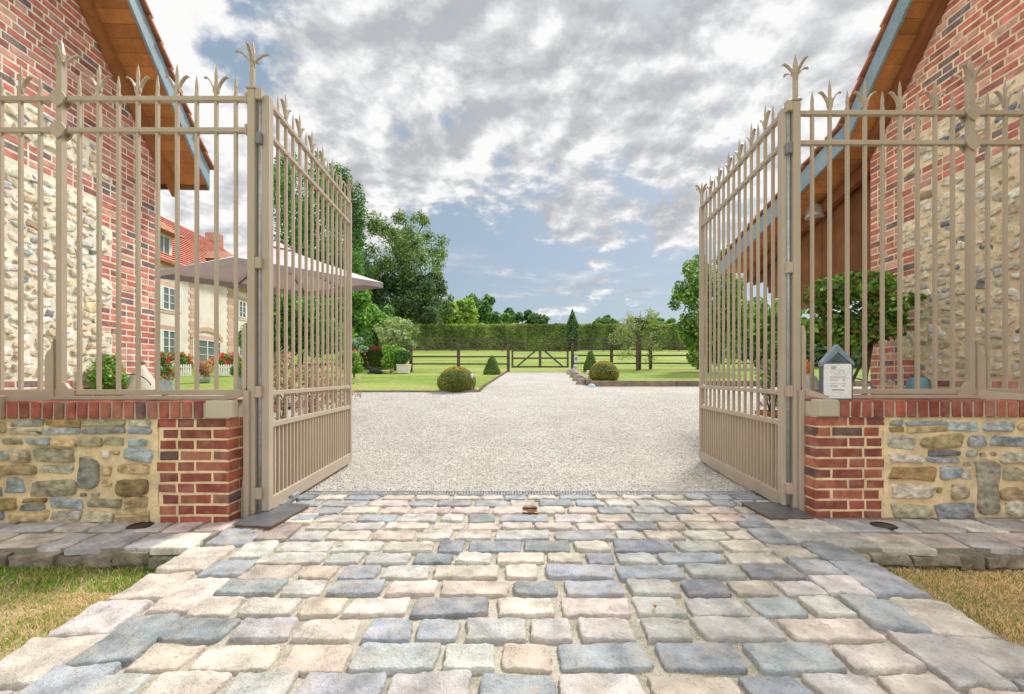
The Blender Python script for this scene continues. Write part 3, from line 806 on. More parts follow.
ZT,ZS=2.925,2.705      # rail heights
def picket(t,u,fleur,z0=.89,tipf=3.19,tipp=3.11,name='picket',y=0):
    mb=MB(); mb.col=PC; tip=(tipf if fleur else tipp)+U(-.004,.004)
    bar(mb,u,y,z0,tip-.13); spear(mb,u,y,tip-.13,tip)
    o=mb.build(name,M['paint'],t,world=False)
    if fleur:
        f=MB(); f.col=PC
        for dx in (-1,1): curl(f,u+dx*.008,y,tip-.20,dx,0,.075,.115,.024,.004)
        f.build('scroll',M['paint'],o,world=False)
    return o
def leaf(side,hx,hy,fx,fy,lab):
    ln=math.hypot(fx-hx,fy-hy); ang=math.atan2(fy-hy,fx-hx)
    t=thing('gate_leaf',lab,'gate',(hx,hy,0),ang)
    def part(name,*boxes,bev=.004):
        mb=MB(); mb.col=PC
        for b in boxes: mb.box(b[:3],b[3:],bev=bev)
        return mb.build(name,M['paint'],t,world=False)
    part('hinge_stile',(-.028,-.028,.05,.045,.028,2.975))
    part('closing_stile',(ln-.05,-.025,.05,ln,.025,2.955))
    part('top_rail',(.045,-.02,ZT+.005,ln-.05,.02,ZT+.04),bev=.003)
    part('rail',(.045,-.02,ZS,ln-.05,.02,ZS+.034),bev=.003)
    part('rail',(.045,-.022,.862,ln-.05,.022,.895),bev=.003)
    part('rail',(.045,-.022,.632,ln-.05,.022,.672),bev=.003)
    part('bottom_rail',(.045,-.026,.032,ln-.05,.026,.135))
    # corner gussets
    for (u,sx) in ((.045,1),(ln-.05,-1)):
        for z,sz in ((.862,-1),(.672,1),(.895,1),(ZS,-1),(ZS+.034,1),(ZT+.005,-1)):
            mb=MB(); mb.col=PC; r=.055 if z<1 else .04; m=5
            pts=[(u,z)]+[(u+sx*(r-r*math.sin(a*math.pi/2/m)),z+sz*(r-r*math.cos(a*math.pi/2/m))) for a in range(m+1)]
            if sx*sz>0: pts=pts[::-1]
            mb.prism(pts,(0,-1,0),-.008,.008,(0,0,0),(1,0,0),(0,0,1)); mb.build('gusset',M['paint'],t,world=False)
    k=13; pit=(ln-.095)/(k+1)
    for i in range(k):
        u=.045+pit*(i+1); picket(t,u,i%2==1,z0=.672)
    for i in range(2*k+1):
        u=.045+pit*(i+1)/2
        mb=MB(); mb.col=PC; bar(mb,u,0,.135,.632,.019); mb.build('dog_bar',M['paint'],t,world=False)
    f=MB(); f.col=PC; bar(f,ln-.025,0,2.955,3.12,.03); spear(f,ln-.025,0,3.12,3.24,.03)
    for a in range(4): curl(f,ln-.025,0,3.06,math.cos(a*1.571+.4),math.sin(a*1.571+.4),.09,.13)
    f.build('finial',M['paint'],t,world=False)
    # bottom hinge shoe and bolt
    mb=MB(); mb.col=(.40,.36,.30); mb.lathe([(.024,.0),(.028,.03),(.024,.05)],(.0,0,.035),12); mb.build('pivot',M['zinc'],t,world=False)
    mb=MB(); mb.col=(.35,.38,.42); mb.box((.14,-.05,.028),(.36,-.027,.052)); mb.box((.30,-.056,.03),(.42,-.028,.075),bev=.005); mb.build('bolt',M['zinc'],t,world=False)
    mb=MB(); mb.col=(.45,.40,.34); mb.tube([(-.02,0,.05),(-.02,0,3.0)],.004,6)
    return t
leaf(-1,-1.74,3.19,-1.835,5.09,'open taupe iron gate leaf on the left, folded back towards the gravel')
leaf(1,2.015,3.33,2.19,5.21,'open taupe iron gate leaf on the right, folded back towards the gravel')

def gate_post(x,y,s,lab):
    t=thing('gate_post',lab,'gate post',(x,y,0))
    mb=MB(); mb.col=PC; mb.box((-.026,-.026,.02),(.026,.026,3.0),bev=.004); mb.build('post',M['paint'],t,world=False)
    mb=MB(); mb.col=PC; mb.box((-.034,-.034,2.997),(.034,.034,3.015),bev=.003); mb.build('post_cap',M['brick'] if 0 else M['paint'],t,world=False)
    f=MB(); f.col=PC; bar(f,.0,0,3.012,3.20,.026); spear(f,0,0,3.2,3.35,.030)
    for a in range(4): curl(f,0,0,3.16,math.cos(a*1.571+.18),math.sin(a*1.571+.18),.11,.105,.020,.0045)
    f.build('finial',M['paint'],t,world=False)
    # stepped stiffener plates and foot
    pl=MB(); pl.col=PC
    def P2(pts): 
        q=[(s*a,b) for a,b in pts]
        if s<0: q=q[::-1]
        pl.prism(q,(0,-1,0),-.008,.008,(0,-.018,0),(1,0,0),(0,0,1))
    P2([(.03,.86),(.062,.86),(.062,1.31),(.052,1.36),(.03,1.37)])
    pl.build('stiffener',M['paint'],t,world=False)
    pl=MB(); pl.col=PC
    P2([(.03,.02),(.14,.02),(.14,.06),(.085,.13),(.062,.22),(.055,.30),(.03,.30)])
    mb2=pl; mb2.box((min(s*.03,s*.09),-.01,.30),(max(s*.03,s*.09),.004,.84)) if 0 else None
    mb2.box((min(-s*.0,s*.036),-.055,.02),(max(-s*.0,s*.036),-.031,.90),bev=.003)
    pl.build('foot_plate',M['paint'],t,world=False)
    # hinge tube and blocks between post and leaf
    hg=MB(); hg.col=(.38,.40,.42); hg.tube([(-s*.045,.01,.06),(-s*.045,.01,2.95)],.012,8); hg.build('hinge_rod',M['zinc'],t,world=False)
    for z in (.14,.85,1.75,2.62,2.93):
        hb=MB(); hb.col=(.2,.2,.21) if z in(2.62,) else PC; hb.box((-.068 if s>0 else .025,-.022,z),(-.025 if s>0 else .068,.03,z+.08),bev=.004); hb.build('hinge',M['paint'],t,world=False)
    # arm down to the coping clamp
    yf=YF[s]-y
    ar=MB(); ar.col=PC
    a0=(s*.03,-.02,.885); cx_=s*(.17 if s<0 else .14)
    ar.add([(s*.03,-.03,.86),(s*.03,.01,.86),(s*.03,.01,.92),(s*.03,-.03,.92),(s*.13,yf-.0,.834),(s*.13,yf+.06,.834),(s*.13,yf+.06,.862),(s*.13,yf-.0,.862)],[(0,1,2,3),(4,7,6,5),(0,4,5,1),(1,5,6,2),(2,6,7,3),(3,7,4,0)])
    ar.build('clamp_arm',M['paint'],t,world=False)
    bx=MB(); bx.col=(.52,.46,.36); x0_,x1_=sorted((s*(.04 if s<0 else .035),s*(.20 if s<0 else .165))); bx.box((x0_,yf-.05,.722),(x1_,yf+.05,.838),bev=.006); bx.build('clamp_block',M['paint'],t,world=False)
    return t
gate_post(-1.815,3.15,-1,'taupe iron gate post on the left with a four-petalled finial')
gate_post(2.068,3.285,1,'taupe iron gate post on the right with a four-petalled finial')

def railing(s, y0, xs_, mainx, xend, lab):
    """xs_: picket positions (metres from the gate post), world x = s*..."""
    gx=-1.815 if s<0 else 2.068
    t=thing('iron_railing',lab,'railing',(gx,y0,0),0)
    rel=lambda x:x-gx
    def part(name,*boxes,bev=.003):
        mb=MB(); mb.col=PC
        for b in boxes:
            x0_,x1_=sorted((b[0],b[3])); mb.box((x0_,b[1],b[2]),(x1_,b[4],b[5]),bev=bev)
        return mb.build(name,M['paint'],t,world=False)
    e=rel(xend)
    part('top_rail',(s*.03,-.018,ZT,e,.018,ZT+.034))
    part('rail',(s*.03,-.018,ZS,e,.018,ZS+.034))
    m=rel(mainx)
    part('bottom_rail',(s*.03,-.022,.868,e,.022,.905))
    part('sole_bar',(s*.2,-.035,.834,e,.03,.862))
    for x,fl in xs_: picket(t,rel(x),fl,z0=.905)
    # collars where rails meet the gate post
    for z in (ZT,ZS): mb=MB(); mb.col=PC; mb.box((min(s*.03,s*.05),-.03,z-.02),(max(s*.03,s*.05),.03,z+.054),bev=.006); mb.build('collar',M['paint'],t,world=False)
    po=MB(); po.col=PC; bar(po,m,0,.84,3.19,.040); po=po.build('post',M['paint'],t,world=False)
    for z in (ZT+.017,ZS+.017):
        mb=MB(); mb.col=PC; diamond(mb,m,-.027,z,.060,.006); mb.build('rosette',M['paint'],po,world=False)
        mb=MB(); mb.col=PC; diamond(mb,m,.027,z,.060,.006); mb.build('rosette',M['paint'],po,world=False)
    f=MB(); f.col=PC; spear(f,m,0,3.19,3.36,.042)
    for a in range(4): curl(f,m,0,3.12,math.cos(a*1.571+.45),math.sin(a*1.571+.45),.11,.16,.026)
    f.build('finial',M['paint'],po,world=False)
    # stiffener with the step, curved toe and clamp to the coping
    pl=MB(); pl.col=PC
    def P2(pts,flip,y=-.02):
        q=[(m+flip*a,b) for a,b in pts]
        if flip<0: q=q[::-1]
        pl.prism(q,(0,-1,0),-.012,.012,(0,y,0),(1,0,0),(0,0,1))
    P2([(.026,.84),(.085,.84),(.085,1.13),(.07,1.17),(.045,1.19),(.026,1.26)],s)
    P2([(.026,.84),(.12,.84),(.12,.90),(.08,.915),(.055,.95),(.026,.955)],-s)
    pl.build('stiffener',M['paint'],t,world=False)
    yf=YF[s]-y0
    ar=MB(); ar.col=PC
    A=m+s*.03; B=m+s*.25
    ar.add([(A,-.03,.835),(A,.03,.835),(A,.03,.90),(A,-.03,.90),(B,yf-.03,.81),(B,yf+.03,.81),(B,yf+.05,.865),(B,yf-.03,.865)],[(0,1,2,3),(4,7,6,5),(0,4,5,1),(1,5,6,2),(2,6,7,3),(3,7,4,0)])
    b0,b1=sorted((m+s*.19,m+s*.30)); ar.box((b0,yf-.055,.72),(b1,yf-.02,.87),bev=.006)
    ar.build('clamp_arm',M['paint'],t,world=False)
    bo=MB(); bo.col=PC; c0=m+s*.275
    bo.tube([(c0,yf-.05,.755),(c0,yf-.085,.755)],.035,14); bo.tube([(c0,yf-.085,.755),(c0,yf-.12,.755)],.022,10); bo.build('bolt',M['paint'],t,world=False)
    return t
pitL=.1375; xL=[]; 
for i in range(1,22):
    px=255.5-19.55*i
    X=(px-512)/450*3.16
    if i==10: main=X; continue
    xL.append((X,i%2==0))
mainL=(60-512)/450*3.15
xL=[(x,f) for x,f in xL if abs(x-mainL)>.03]
railing(-1,3.16,xL,mainL,-4.75,'taupe iron railing with spearheads on the left garden wall')
xR=[]; 
for i in range(1,22):
    px=794.5+17.55*i; X=(px-512)/450*3.33
    if i==10: continue
    xR.append((X,i%2==0))
mainR=(970-512)/450*3.33
railing(1,3.33,xR,mainR,4.95,'taupe iron railing with spearheads on the right garden wall')
for s,pts,lab in ((-1,[(-1.80,2.90),(-1.53,2.86),(-1.50,3.34),(-1.77,3.40)],'dark steel ground plate over the left gate motor'),(1,[(1.74,3.03),(2.06,3.05),(2.05,3.40),(1.735,3.42)],'dark steel ground plate over the right gate motor')):
    t=thing('motor_plate',lab,'plate',(pts[0][0],pts[0][1],.03))
    mb=MB(); mb.col=(.22,.24,.27); mb.prism(pts,(0,0,1),.040,.047,(0,0,0),(1,0,0),(0,1,0)); mb.build('plate',M['steel'],t)
    mb=MB(); mb.col=(.23,.12,.06); q=[(a*.96+sum(p[0] for p in pts)/4*.04,b*.96+sum(p[1] for p in pts)/4*.04) for a,b in pts]
    mb.prism(q,(0,0,1),.0,.040,(0,0,0),(1,0,0),(0,1,0)); mb.build('housing',M['brick'],t)

# notice on the right coping
nb=P(833,400,3.2); nt_=thing('notice_box','small grey slate-roofed notice box with a printed price list, standing on the right coping','notice',(nb.x,3.17,.833))
w=.110
mb=MB(); mb.col=(.13,.15,.175)
mb.prism([(-w,0),(w,0),(w,.255),(0,.385),(-w,.255)],(0,-1,0),-.015,.012,(0,0,0),(1,0,0),(0,0,1)); mb.build('case',M['slate'],nt_,world=False)
mb=MB(); mb.col=(.20,.27,.34)
for s in (-1,1):
    q=[(0,.335),(0,.388),(s*(w+.003),.262),(s*(w+.002),.235)]
    if s>0: q=q[::-1]
    mb.prism(q,(0,-1,0),-.02,.022,(0,0,0),(1,0,0),(0,0,1))
mb.build('roof',M['slate'],nt_,world=False)
mb=MB(); mb.col=(.07,.12,.12); mb.prism([(-.045,.262),(.052,.262),(.034,.275),(.02,.29),(.014,.305),(-.018,.305),(-.03,.285)],(0,-1,0),.012,.0135,(0,0,0),(1,0,0),(0,0,1)); mb.build('emblem',M['plain'],nt_,world=False)
mb=MB(); mb.col=(.85,.85,.87); mb.box((-w+.013,-.0155,.010),(w-.013,-.0125,.252)); pg=mb.build('paper',M['plain'],nt_,world=False)
mb=MB(); 
def ink(x0,x1,z,h=.0025,c=(.12,.12,.13)):
    mb.col=c; mb.add([(x0,-.0162,z),(x1,-.0162,z),(x1,-.0162,z+h),(x0,-.0162,z+h)],[(0,1,2,3)])
for r in range(4):
    x=-.045
    while x<(-.015 if r>1 else -.01): k=U(.004,.01); ink(x,x+k,.232-r*.006,.004,(.25,.25,.27)); x+=k+.002
x=.0
while x<.045: k=U(.003,.008); ink(x,x+k,.205,.0025,(.3,.3,.32)); x+=k+.002
for r,z in enumerate((.160,.153,.142,.134,.112,.100,.092)):
    x=-.055 if r<2 or r==4 else -.048; e=.055 if r<2 or r==4 else -.005
    while x<e: k=U(.004,.010); ink(x,x+k,z,.0026); x+=k+.003
    if not (r<2 or r==4): ink(.036,.05,z,.0026)
ink(-.04,.045,.066,.007,(.30,.10,.11)); ink(-.02,.03,.048,.002,(.4,.4,.4))
# handwritten-style title strokes
pts=[]; x=-.055
mb.col=(.13,.13,.16); prev=None
while x<.058:
    z=.186+.006*math.sin(x*430)+.003*math.sin(x*190)+(.008 if abs(x+.05)<.006 or abs(x-.012)<.004 or abs(x-.04)<.003 else 0)
    if prev and not (-.043<x<-.036 or .028<x<.034):
        mb.add([(prev[0],-.0162,prev[1]-.0012),(x,-.0162,z-.0012),(x,-.0162,z+.0012),(prev[0],-.0162,prev[1]+.0012)],[(0,1,2,3)])
    prev=(x,z); x+=.0012
mb.build('lettering',M['plain'],pg,world=False)

# ------------------------------------------------------------------ foliage
def leaves(mb,blobs,n,size,cols,flat=.5,shell=.55,asp=.55):
    vol=np.array([b[1][0]*b[1][1]*b[1][2] for b in blobs])**.67; pr=vol/vol.sum()
    idx=RNG.choice(len(blobs),n,p=pr)
    C=np.array([b[0] for b in blobs],dtype=float)[idx]; R=np.array([b[1] for b in blobs],dtype=float)[idx]
    dv=RNG.normal(size=(n,3)); dv/=np.linalg.norm(dv,axis=1)[:,None]
    rr=shell+(1.10-shell)*RNG.random(n)**.7
    far_=RNG.random(n)<.10; rr=np.where(far_&(RNG.random(n)<.6),RNG.uniform(1.05,1.25,n),rr)
    pts=C+dv*rr[:,None]*R
    cl=RNG.normal(size=(n,3)); nn=dv*flat+cl*(1-flat)+np.array([0,0,.25]); nn/=np.linalg.norm(nn,axis=1)[:,None]
    t=RNG.normal(size=(n,3)); t-=nn*(t*nn).sum(1)[:,None]; t/=np.linalg.norm(t,axis=1)[:,None]; b=np.cross(nn,t)
    s=size*RNG.uniform(.6,1.35,n)[:,None]
    A=pts-t*s; B=pts+b*s*asp; Cc=pts+t*s; D=pts-b*s*asp
    base=len(mb.v); V=np.stack([A,B,Cc,D],1).reshape(-1,3); mb.v.extend(map(tuple,V.tolist()))
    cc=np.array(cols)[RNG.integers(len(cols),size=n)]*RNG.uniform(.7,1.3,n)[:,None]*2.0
    # inner leaves of each blob darker, outer ones lighter
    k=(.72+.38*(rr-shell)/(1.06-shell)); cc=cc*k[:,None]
    cc=cc.tolist()
    for i in range(n):
        q=base+4*i; mb.f.append((q,q+1,q+2,q+3)); mb.c.append(cc[i]); mb.sm.append(False)
DK=[(.045,.085,.03),(.065,.11,.04),(.04,.07,.04)]
MG=[(.06,.13,.03),(.09,.17,.04),(.045,.10,.03)]
YG=[(.17,.23,.05),(.22,.27,.06),(.12,.19,.05)]
BG=[(.10,.19,.035),(.15,.24,.045),(.07,.14,.03)]
PG=[(.17,.21,.10),(.22,.25,.14),(.13,.17,.08)]
def crown_blobs(c,rx,rz,k,r0=.38,seed=0):
    rs=random.Random(seed); bl=[]
    for i in range(k):
        a=rs.uniform(0,6.28); t=rs.uniform(-.9,.95); rad=math.sqrt(max(0,1-t*t*.9))*rs.uniform(.5,.98)
        r=rs.uniform(.55,1.25)*r0*.85
        bl.append(((c[0]+rx*rad*math.cos(a),c[1]+rx*rad*math.sin(a)*.8,c[2]+rz*t*.78),(rx*r,rx*r,rz*r*.8)))
    return bl
def tree(name,lab,px,top,bot,rpx,Y,cols,n=5000,lsz=None,k=22,base=None,r0=.36,group=None,trunk=True,seed=None,crownbot=None,cat='tree',shell=.5):
    """crown from image rows top..bot, half width rpx at depth Y; trunk down to the ground"""
    seed=seed if seed is not None else int(px*7+top)
    a=P(px,top,Y); b=P(px,bot,Y); c=(a+b)/2; rx=1.14*rpx/F*Y; rz=(a.z-b.z)/2*1.04
    zb=gz(Y) if base is None else base
    t=thing(name,lab,cat,(c.x,Y,zb),0,group)
    bl=crown_blobs(c,rx,rz,k,r0,seed)+[((c.x,c.y,c.z),(rx*.5,rx*.5,rz*.55))]
    rs=random.Random(seed+1)
    mb=MB(); g=.9; mb.col=(.12,.10,.075)
    r=max(.02,rx*.07)
    mb.tube([(c.x,Y,zb-.1),(c.x+rx*.03,Y,zb+(c.z-zb)*.5),(c.x,Y,c.z),(c.x+rx*.05,Y,a.z-rz*.25)],[r,r*.75,r*.5,r*.12],8)
    for (bc,br) in bl[:10]:
        z0=max(zb+.3*(c.z-zb),min(bc[2]-rz*.3,c.z)); 
        mb.tube([(c.x,Y,z0),((c.x+bc[0])/2,(Y+bc[1])/2,(z0+bc[2])/2+rz*.05),bc],[r*.4,r*.25,r*.08],5)
    mb.build('trunk',M['bark'],t)
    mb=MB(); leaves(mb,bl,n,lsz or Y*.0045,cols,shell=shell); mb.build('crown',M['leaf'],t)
    return t
def shrub(name,lab,px,top,bot,rpx,Y,cols,n=2500,lsz=.03,k=10,r0=.5,group=None,flowers=None,cat='shrub'):
    a=P(px,top,Y); b=P(px,bot,Y); c=(a+b)/2; rx=1.15*rpx/F*Y; rz=1.08*(a.z-b.z)/2
    t=thing(name,lab,cat,(c.x,Y,b.z),0,group)
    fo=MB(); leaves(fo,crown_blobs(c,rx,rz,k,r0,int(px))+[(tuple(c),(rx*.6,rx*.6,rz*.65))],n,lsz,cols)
    mb=MB(); mb.col=(.14,.11,.08)
    for i in range(4): mb.tube([(c.x+U(-.02,.02),Y,b.z-.15),(c.x+U(-.5,.5)*rx,Y+U(-.3,.3)*rx,c.z)],[.012,.006],5)
    mb.build('stem',M['bark'],t)
    if flowers:
        cols_,cnt,fs=flowers; mb=fo
        rs=[]
        for i in range(cnt):
            dv=Vector((random.gauss(0,1),random.gauss(0,1)-.5,random.gauss(0,1)+.4)).normalized()
            p=c+Vector((dv.x*rx*1.0,dv.y*rx*1.0,dv.z*rz*1.0)); mb.col=jc(random.choice(cols_),.15)
            for q in range(5):
                a=q*1.257+U(0,.4); e=p+Vector((math.cos(a)*fs,-.3*fs,math.sin(a)*fs)); e2=p+Vector((math.cos(a+.7)*fs*.9,-.6*fs,math.sin(a+.7)*fs*.9))
                mb.add([p,e,e2],[(0,1,2)])
    fo.build('foliage',M['leaf'],t)
    return t
# big trees, left background
tree('ash_tree','tall broad green tree behind the left gate leaf and parasol',310,138,345,48,44,MG,24000,.15,60,r0=.21,shell=.3)
tree('ash_tree','tall slim dark tree rising beside the open end of the left gate leaf',346,160,330,24,48,DK+MG,14000,.14,34,r0=.28)
tree('oak_tree','large round-headed oak standing above the left end of the hedge',403,202,338,50,55,[(.065,.10,.035),(.095,.15,.045),(.14,.19,.055),(.07,.095,.05)],25000,.155,84,r0=.165,shell=.15)
tree('oak_tree','dark bushy tree low in front of the large oak',424,268,345,32,53,DK+[(.09,.12,.07)],16000,.14,34,r0=.25,shell=.3)
tree('oak_tree','dark tree low between the parasol tip and the large oak',372,262,345,26,52,DK,12000,.15,26,r0=.27)
tree('garden_tree','mid green leafy tree just right of the left gate leaf below the parasol',352,286,352,26,27,BG+MG,9000,.11,20)
tree('garden_tree','mid green tree mass behind the left gate leaf above the flowers',300,285,365,40,24,BG+MG+DK,11000,.11,24)
tree('garden_tree','soft green rounded tree under the large oak left of the hedge',377,300,352,18,34,MG+[(.12,.17,.08)],5000,.13,16)
for (px,tp,r,Y,cs,lab) in [(462,298,13,62,YG,'yellow green tree above the hedge next to the large oak'),(447,303,11,60,YG,'yellow green bush-like tree at the foot of the large oak'),
    (486,293,12,75,DK+MG,'dark spreading tree above the hedge right of the yellow green ones'),(472,294,9,78,DK,'small dark crown between the yellow green tree and the spreading tree'),(502,314,9,80,MG,'low pale crown just above the hedge'),
    (514,309,8,90,MG+DK,'left of two round dark crowns above the middle of the hedge'),(533,309,12,92,DK,'right of two round dark crowns above the middle of the hedge'),
    (609,314,11,90,DK+MG,'round crown above the hedge between the cypress and the pale tree'),(662,318,14,90,MG,'low crown above the hedge right of the pale tree'),(683,319,14,92,DK,'low dark crown above the hedge left of the big leafy tree'),
    (640,317,11,94,DK,'low dark crown behind the pale tree on the right lawn')]:
    tree('distant_tree',lab,px,tp,334,r,Y,cs,2600,Y*.0042,14,r0=.42,group='trees beyond the hedge')
# hedge
hz=P(512,324.5,50).z
h=thing('clipped_hedge','long straight clipped green hedge across the far side of the paddock','hedge',(5,50,3.9))
mb=MB(); mb.box((-16,50.25,3.6),(38,52,hz-.12)); mb.build('inner_mass',M['hedge'],h)
mb=MB(); n=52000
xs_=RNG.uniform(-16,38,n); top=RNG.random(n)<.2
zz=np.where(top,hz-.06+RNG.normal(0,.05,n),RNG.uniform(3.7,hz,n)); yy=np.where(top,RNG.uniform(50.0,52,n),50.12+RNG.normal(0,.08,n))
zz=np.where(top,zz+.07*np.sin(xs_*2.1)*np.sin(xs_*.73+1)+.05*np.sin(xs_*5.3),zz); ts=.15*RNG.uniform(.6,1.3,n)
for i in range(n):
    p=Vector((xs_[i],yy[i],zz[i])); a=U(0,6.28); s_=ts[i]; nse=mnoise.noise((xs_[i]*.5,zz[i]*.35,1))+.5*mnoise.noise((xs_[i]*1.7,zz[i]*.6,5))
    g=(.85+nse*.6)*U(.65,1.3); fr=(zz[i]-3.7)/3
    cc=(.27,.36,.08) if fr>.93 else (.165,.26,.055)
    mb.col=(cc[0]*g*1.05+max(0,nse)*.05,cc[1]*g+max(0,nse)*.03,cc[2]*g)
    u_=Vector((math.cos(a),U(-.5,.5),math.sin(a)))*s_; w_=Vector((-math.sin(a),U(-.5,.5),math.cos(a)))*s_*.6
    mb.add([p-u_,p+w_,p+u_,p-w_],[(0,1,2,3)])
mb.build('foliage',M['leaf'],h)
# narrow cypress
cy=P(572.5,345,47); t=thing('columnar_yew','narrow pointed dark yew rising in front of the hedge','tree',(cy.x,47,gz(47)))
zt=P(572,311,47).z; zb=gz(47)
bl=[((cy.x,47,zb+(zt-zb)*k/14),(.62*min(1,(14.6-k)/5.5),)*2+(.35,)) for k in range(1,14)]+[((cy.x,47,zt-.15),(.12,.12,.3))]
mb=MB(); leaves(mb,bl,4200,.12,DK+[(.05,.09,.035)]); mb.build('crown',M['leaf'],t)
mb=MB(); mb.col=(.1,.08,.06); mb.tube([(cy.x,47,zb-.1),(cy.x,47,zt-1)],[.12,.03],6); mb.build('trunk',M['bark'],t)
# trees on the lawns
tree('young_tree','small pale feathery young tree beside the fence on the right lawn',639,303,366,25,19.0,[(.13,.16,.07),(.17,.19,.09),(.10,.14,.06),(.2,.19,.1)],3000,.038,34,r0=.24,base=gz(19)+.1,shell=.2)
tree('young_tree','small pale variegated tree above the clipped bush on the left lawn',395,316,356,19,20.6,PG,4200,.06,26,r0=.27)
tree('lime_tree','big bright green leafy tree behind the open end of the right gate leaf',708,238,378,36,17.0,[(.07,.14,.03),(.11,.19,.04),(.05,.10,.028),(.15,.2,.05)],13500,.072,44,r0=.21,base=gz(17)+.1)
tree('lime_tree','green leafy tree farther right behind the right gate leaf',768,296,372,34,21.0,BG+MG,8000,.10,22,base=gz(20))
tree('lime_tree','dark green tree behind the notice box seen through the right railing',835,310,374,42,24.0,DK+MG,8000,.12,22)
# clipped topiary
def topiary(name,lab,px,top,bot,rpx,Y,kind,cols,n,group=None):
    a=P(px,top,Y); b=P(px,bot,Y); rx=rpx/F*Y; H=a.z-b.z; t=thing(name,lab,'topiary',(b.x,Y,b.z),0,group)
    core=MB(); core.col=(.05,.07,.02); prof=[]
    for i in range(13):
        f=i/12
        if kind=='ball': 
            z=.0+f; r=math.sqrt(max(0,1-((z-.46)/.54)**2)) if z>.46 else (1-((.46-z)/.46)**3*.42)
        else: z=f; r=(1-f)**.75*(1 if f>.12 else .85+f)
        prof.append((max(.005,rx*.95*r),H*.97*z))
    core.lathe(prof,b,28); core.build('inner_mass',M['hedge'],t)
    mb=MB()
    for i in range(n):
        f=random.random()**(.9 if kind=='ball' else 1.35)
        k=f*12; j=int(min(11,k)); r=prof[j][0]+(prof[j+1][0]-prof[j][0])*(k-j); z=prof[j][1]+(prof[j+1][1]-prof[j][1])*(k-j)
        a_=U(0,6.28); nv=Vector((math.cos(a_),math.sin(a_),f*.6)); p=b+Vector((math.cos(a_)*r,math.sin(a_)*r,z))+nv*U(-.01,.03)*(1 if kind=='ball' else 1.5)
        if f>.6 and kind=='ball': # fill the top
            q=random.random()**.5; p.x=b.x+math.cos(a_)*r*q*1.0+0; p.y=b.y+math.sin(a_)*r*q; 
            rr_=r*q/(rx*.95); z2=.46+.54*math.sqrt(max(0,1-rr_*rr_)); p.z=b.z+H*.97*z2+U(-.01,.02)
        c0=random.choice(cols); g=U(.6,1.3)
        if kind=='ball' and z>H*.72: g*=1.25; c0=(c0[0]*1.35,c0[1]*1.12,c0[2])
        mb.col=tuple(x*g*1.5 for x in c0); s_=U(.010,.022)*(Y/11)
        u_=Vector((U(-1,1),U(-1,1),U(-1,1))).normalized()*s_; w_=u_.orthogonal().normalized()*s_*.6
        mb.add([p-u_,p+w_,p+u_,p-w_],[(0,1,2,3)])
    mb.build('foliage',M['leaf'],t)
OL=[(.17,.19,.035),(.22,.21,.05),(.12,.16,.035),(.28,.24,.08)]
topiary('ball_topiary','round clipped olive green bush at the near corner of the left lawn',456.5,366.5,393,19,11.35,'ball',OL,9000)
topiary('ball_topiary','round clipped yellow green bush on the right lawn behind the timber kerb',604,361,382.5,14.5,12.9,'ball',[(c[0]*1.2,c[1]*1.1,c[2]) for c in OL],7000)
topiary('cone_topiary','small dark clipped cone on the left lawn near the paddock gate',492,355.5,374.5,8.8,18.0,'cone',[(.10,.17,.045),(.14,.21,.05)],3500)
topiary('cone_topiary','small dark clipped cone on the right lawn behind the yellow green ball',590.5,350.5,371,7.2,17.5,'cone',[(.10,.17,.045),(.14,.21,.05)],3500)

# ------------------------------------------------------------------ paddock fences and gate
WD=(.115,.075,.062)
def plank(mb,a,b,h,th=.03,j=0):
    a=Vector(a);b=Vector(b); dv=(b-a); dv.z=0; nn=Vector((-dv.y,dv.x,0)).normalized()*th
    mb.add([a-nn,b-nn,b+nn,a+nn,a-nn+ZV*h,b-nn+ZV*h,b+nn+ZV*h,a+nn+ZV*h],[(0,3,2,1),(4,5,6,7),(0,1,5,4),(1,2,6,5),(2,3,7,6),(3,0,4,7)])
def fence(lab,pts,rails,ph,pw,rh,group=None,col=WD,extra=0):
    t=thing('rail_fence',lab,'fence',(pts[0][0],pts[0][1],gz(pts[0][1])),0,group)
    for (x,y) in pts:
        mb=MB(); mb.col=jc(col,.15); z=gz(y); mb.box((x-pw/2,y-pw/2,z-.1),(x+pw/2,y+pw/2,z+ph+U(-.01,.02)),bev=.012); mb.build('post',M['oldwood'],t)
    for (x0,y0),(x1,y1) in zip(pts,pts[1:]):
        for r in rails:
            mb=MB(); mb.col=jc(col,.15); plank(mb,(x0,y0-pw*.6,gz(y0)+r+U(-.008,.008)),(x1,y1-pw*.6,gz(y1)+r+U(-.008,.008)),rh); mb.build('rail',M['oldwood'],t)
    return t
Y=19.7
X=lambda px:(px-512)/F*Y
fence('dark brown three-rail fence along the left lawn, joining the paddock gate',[(X(411),Y),(X(458.5),Y),(X(508.3),Y)],(.31,.63,.94),1.19,.13,.065)
fence('dark brown three-rail fence along the right lawn, joining the paddock gate',[(X(572.5),Y),(X(611.5),Y),(X(650.5),Y),(X(698),Y),(X(745),Y),(X(795),Y),(X(850),Y),(X(905),Y)],(.34,.68,.97),1.22,.12,.06)
mb=MB(); mb.col=WD; p=P(637.5,374,18.4); mb.box((p.x-.055,18.35,gz(18.4)),(p.x+.055,18.46,P(637,341,18.4).z),bev=.01)
tag(mb.build('fence_post',M['oldwood']),'single dark post standing on the right lawn at the pale young tree','post')
Yf=46; X=lambda px:(px-512)/F*Yf
fence('farther thin dark rail fence in front of the long hedge',[(X(200+25.2*i),Yf) for i in range(28)],(.45,.85,1.22),1.25,.12,.08)
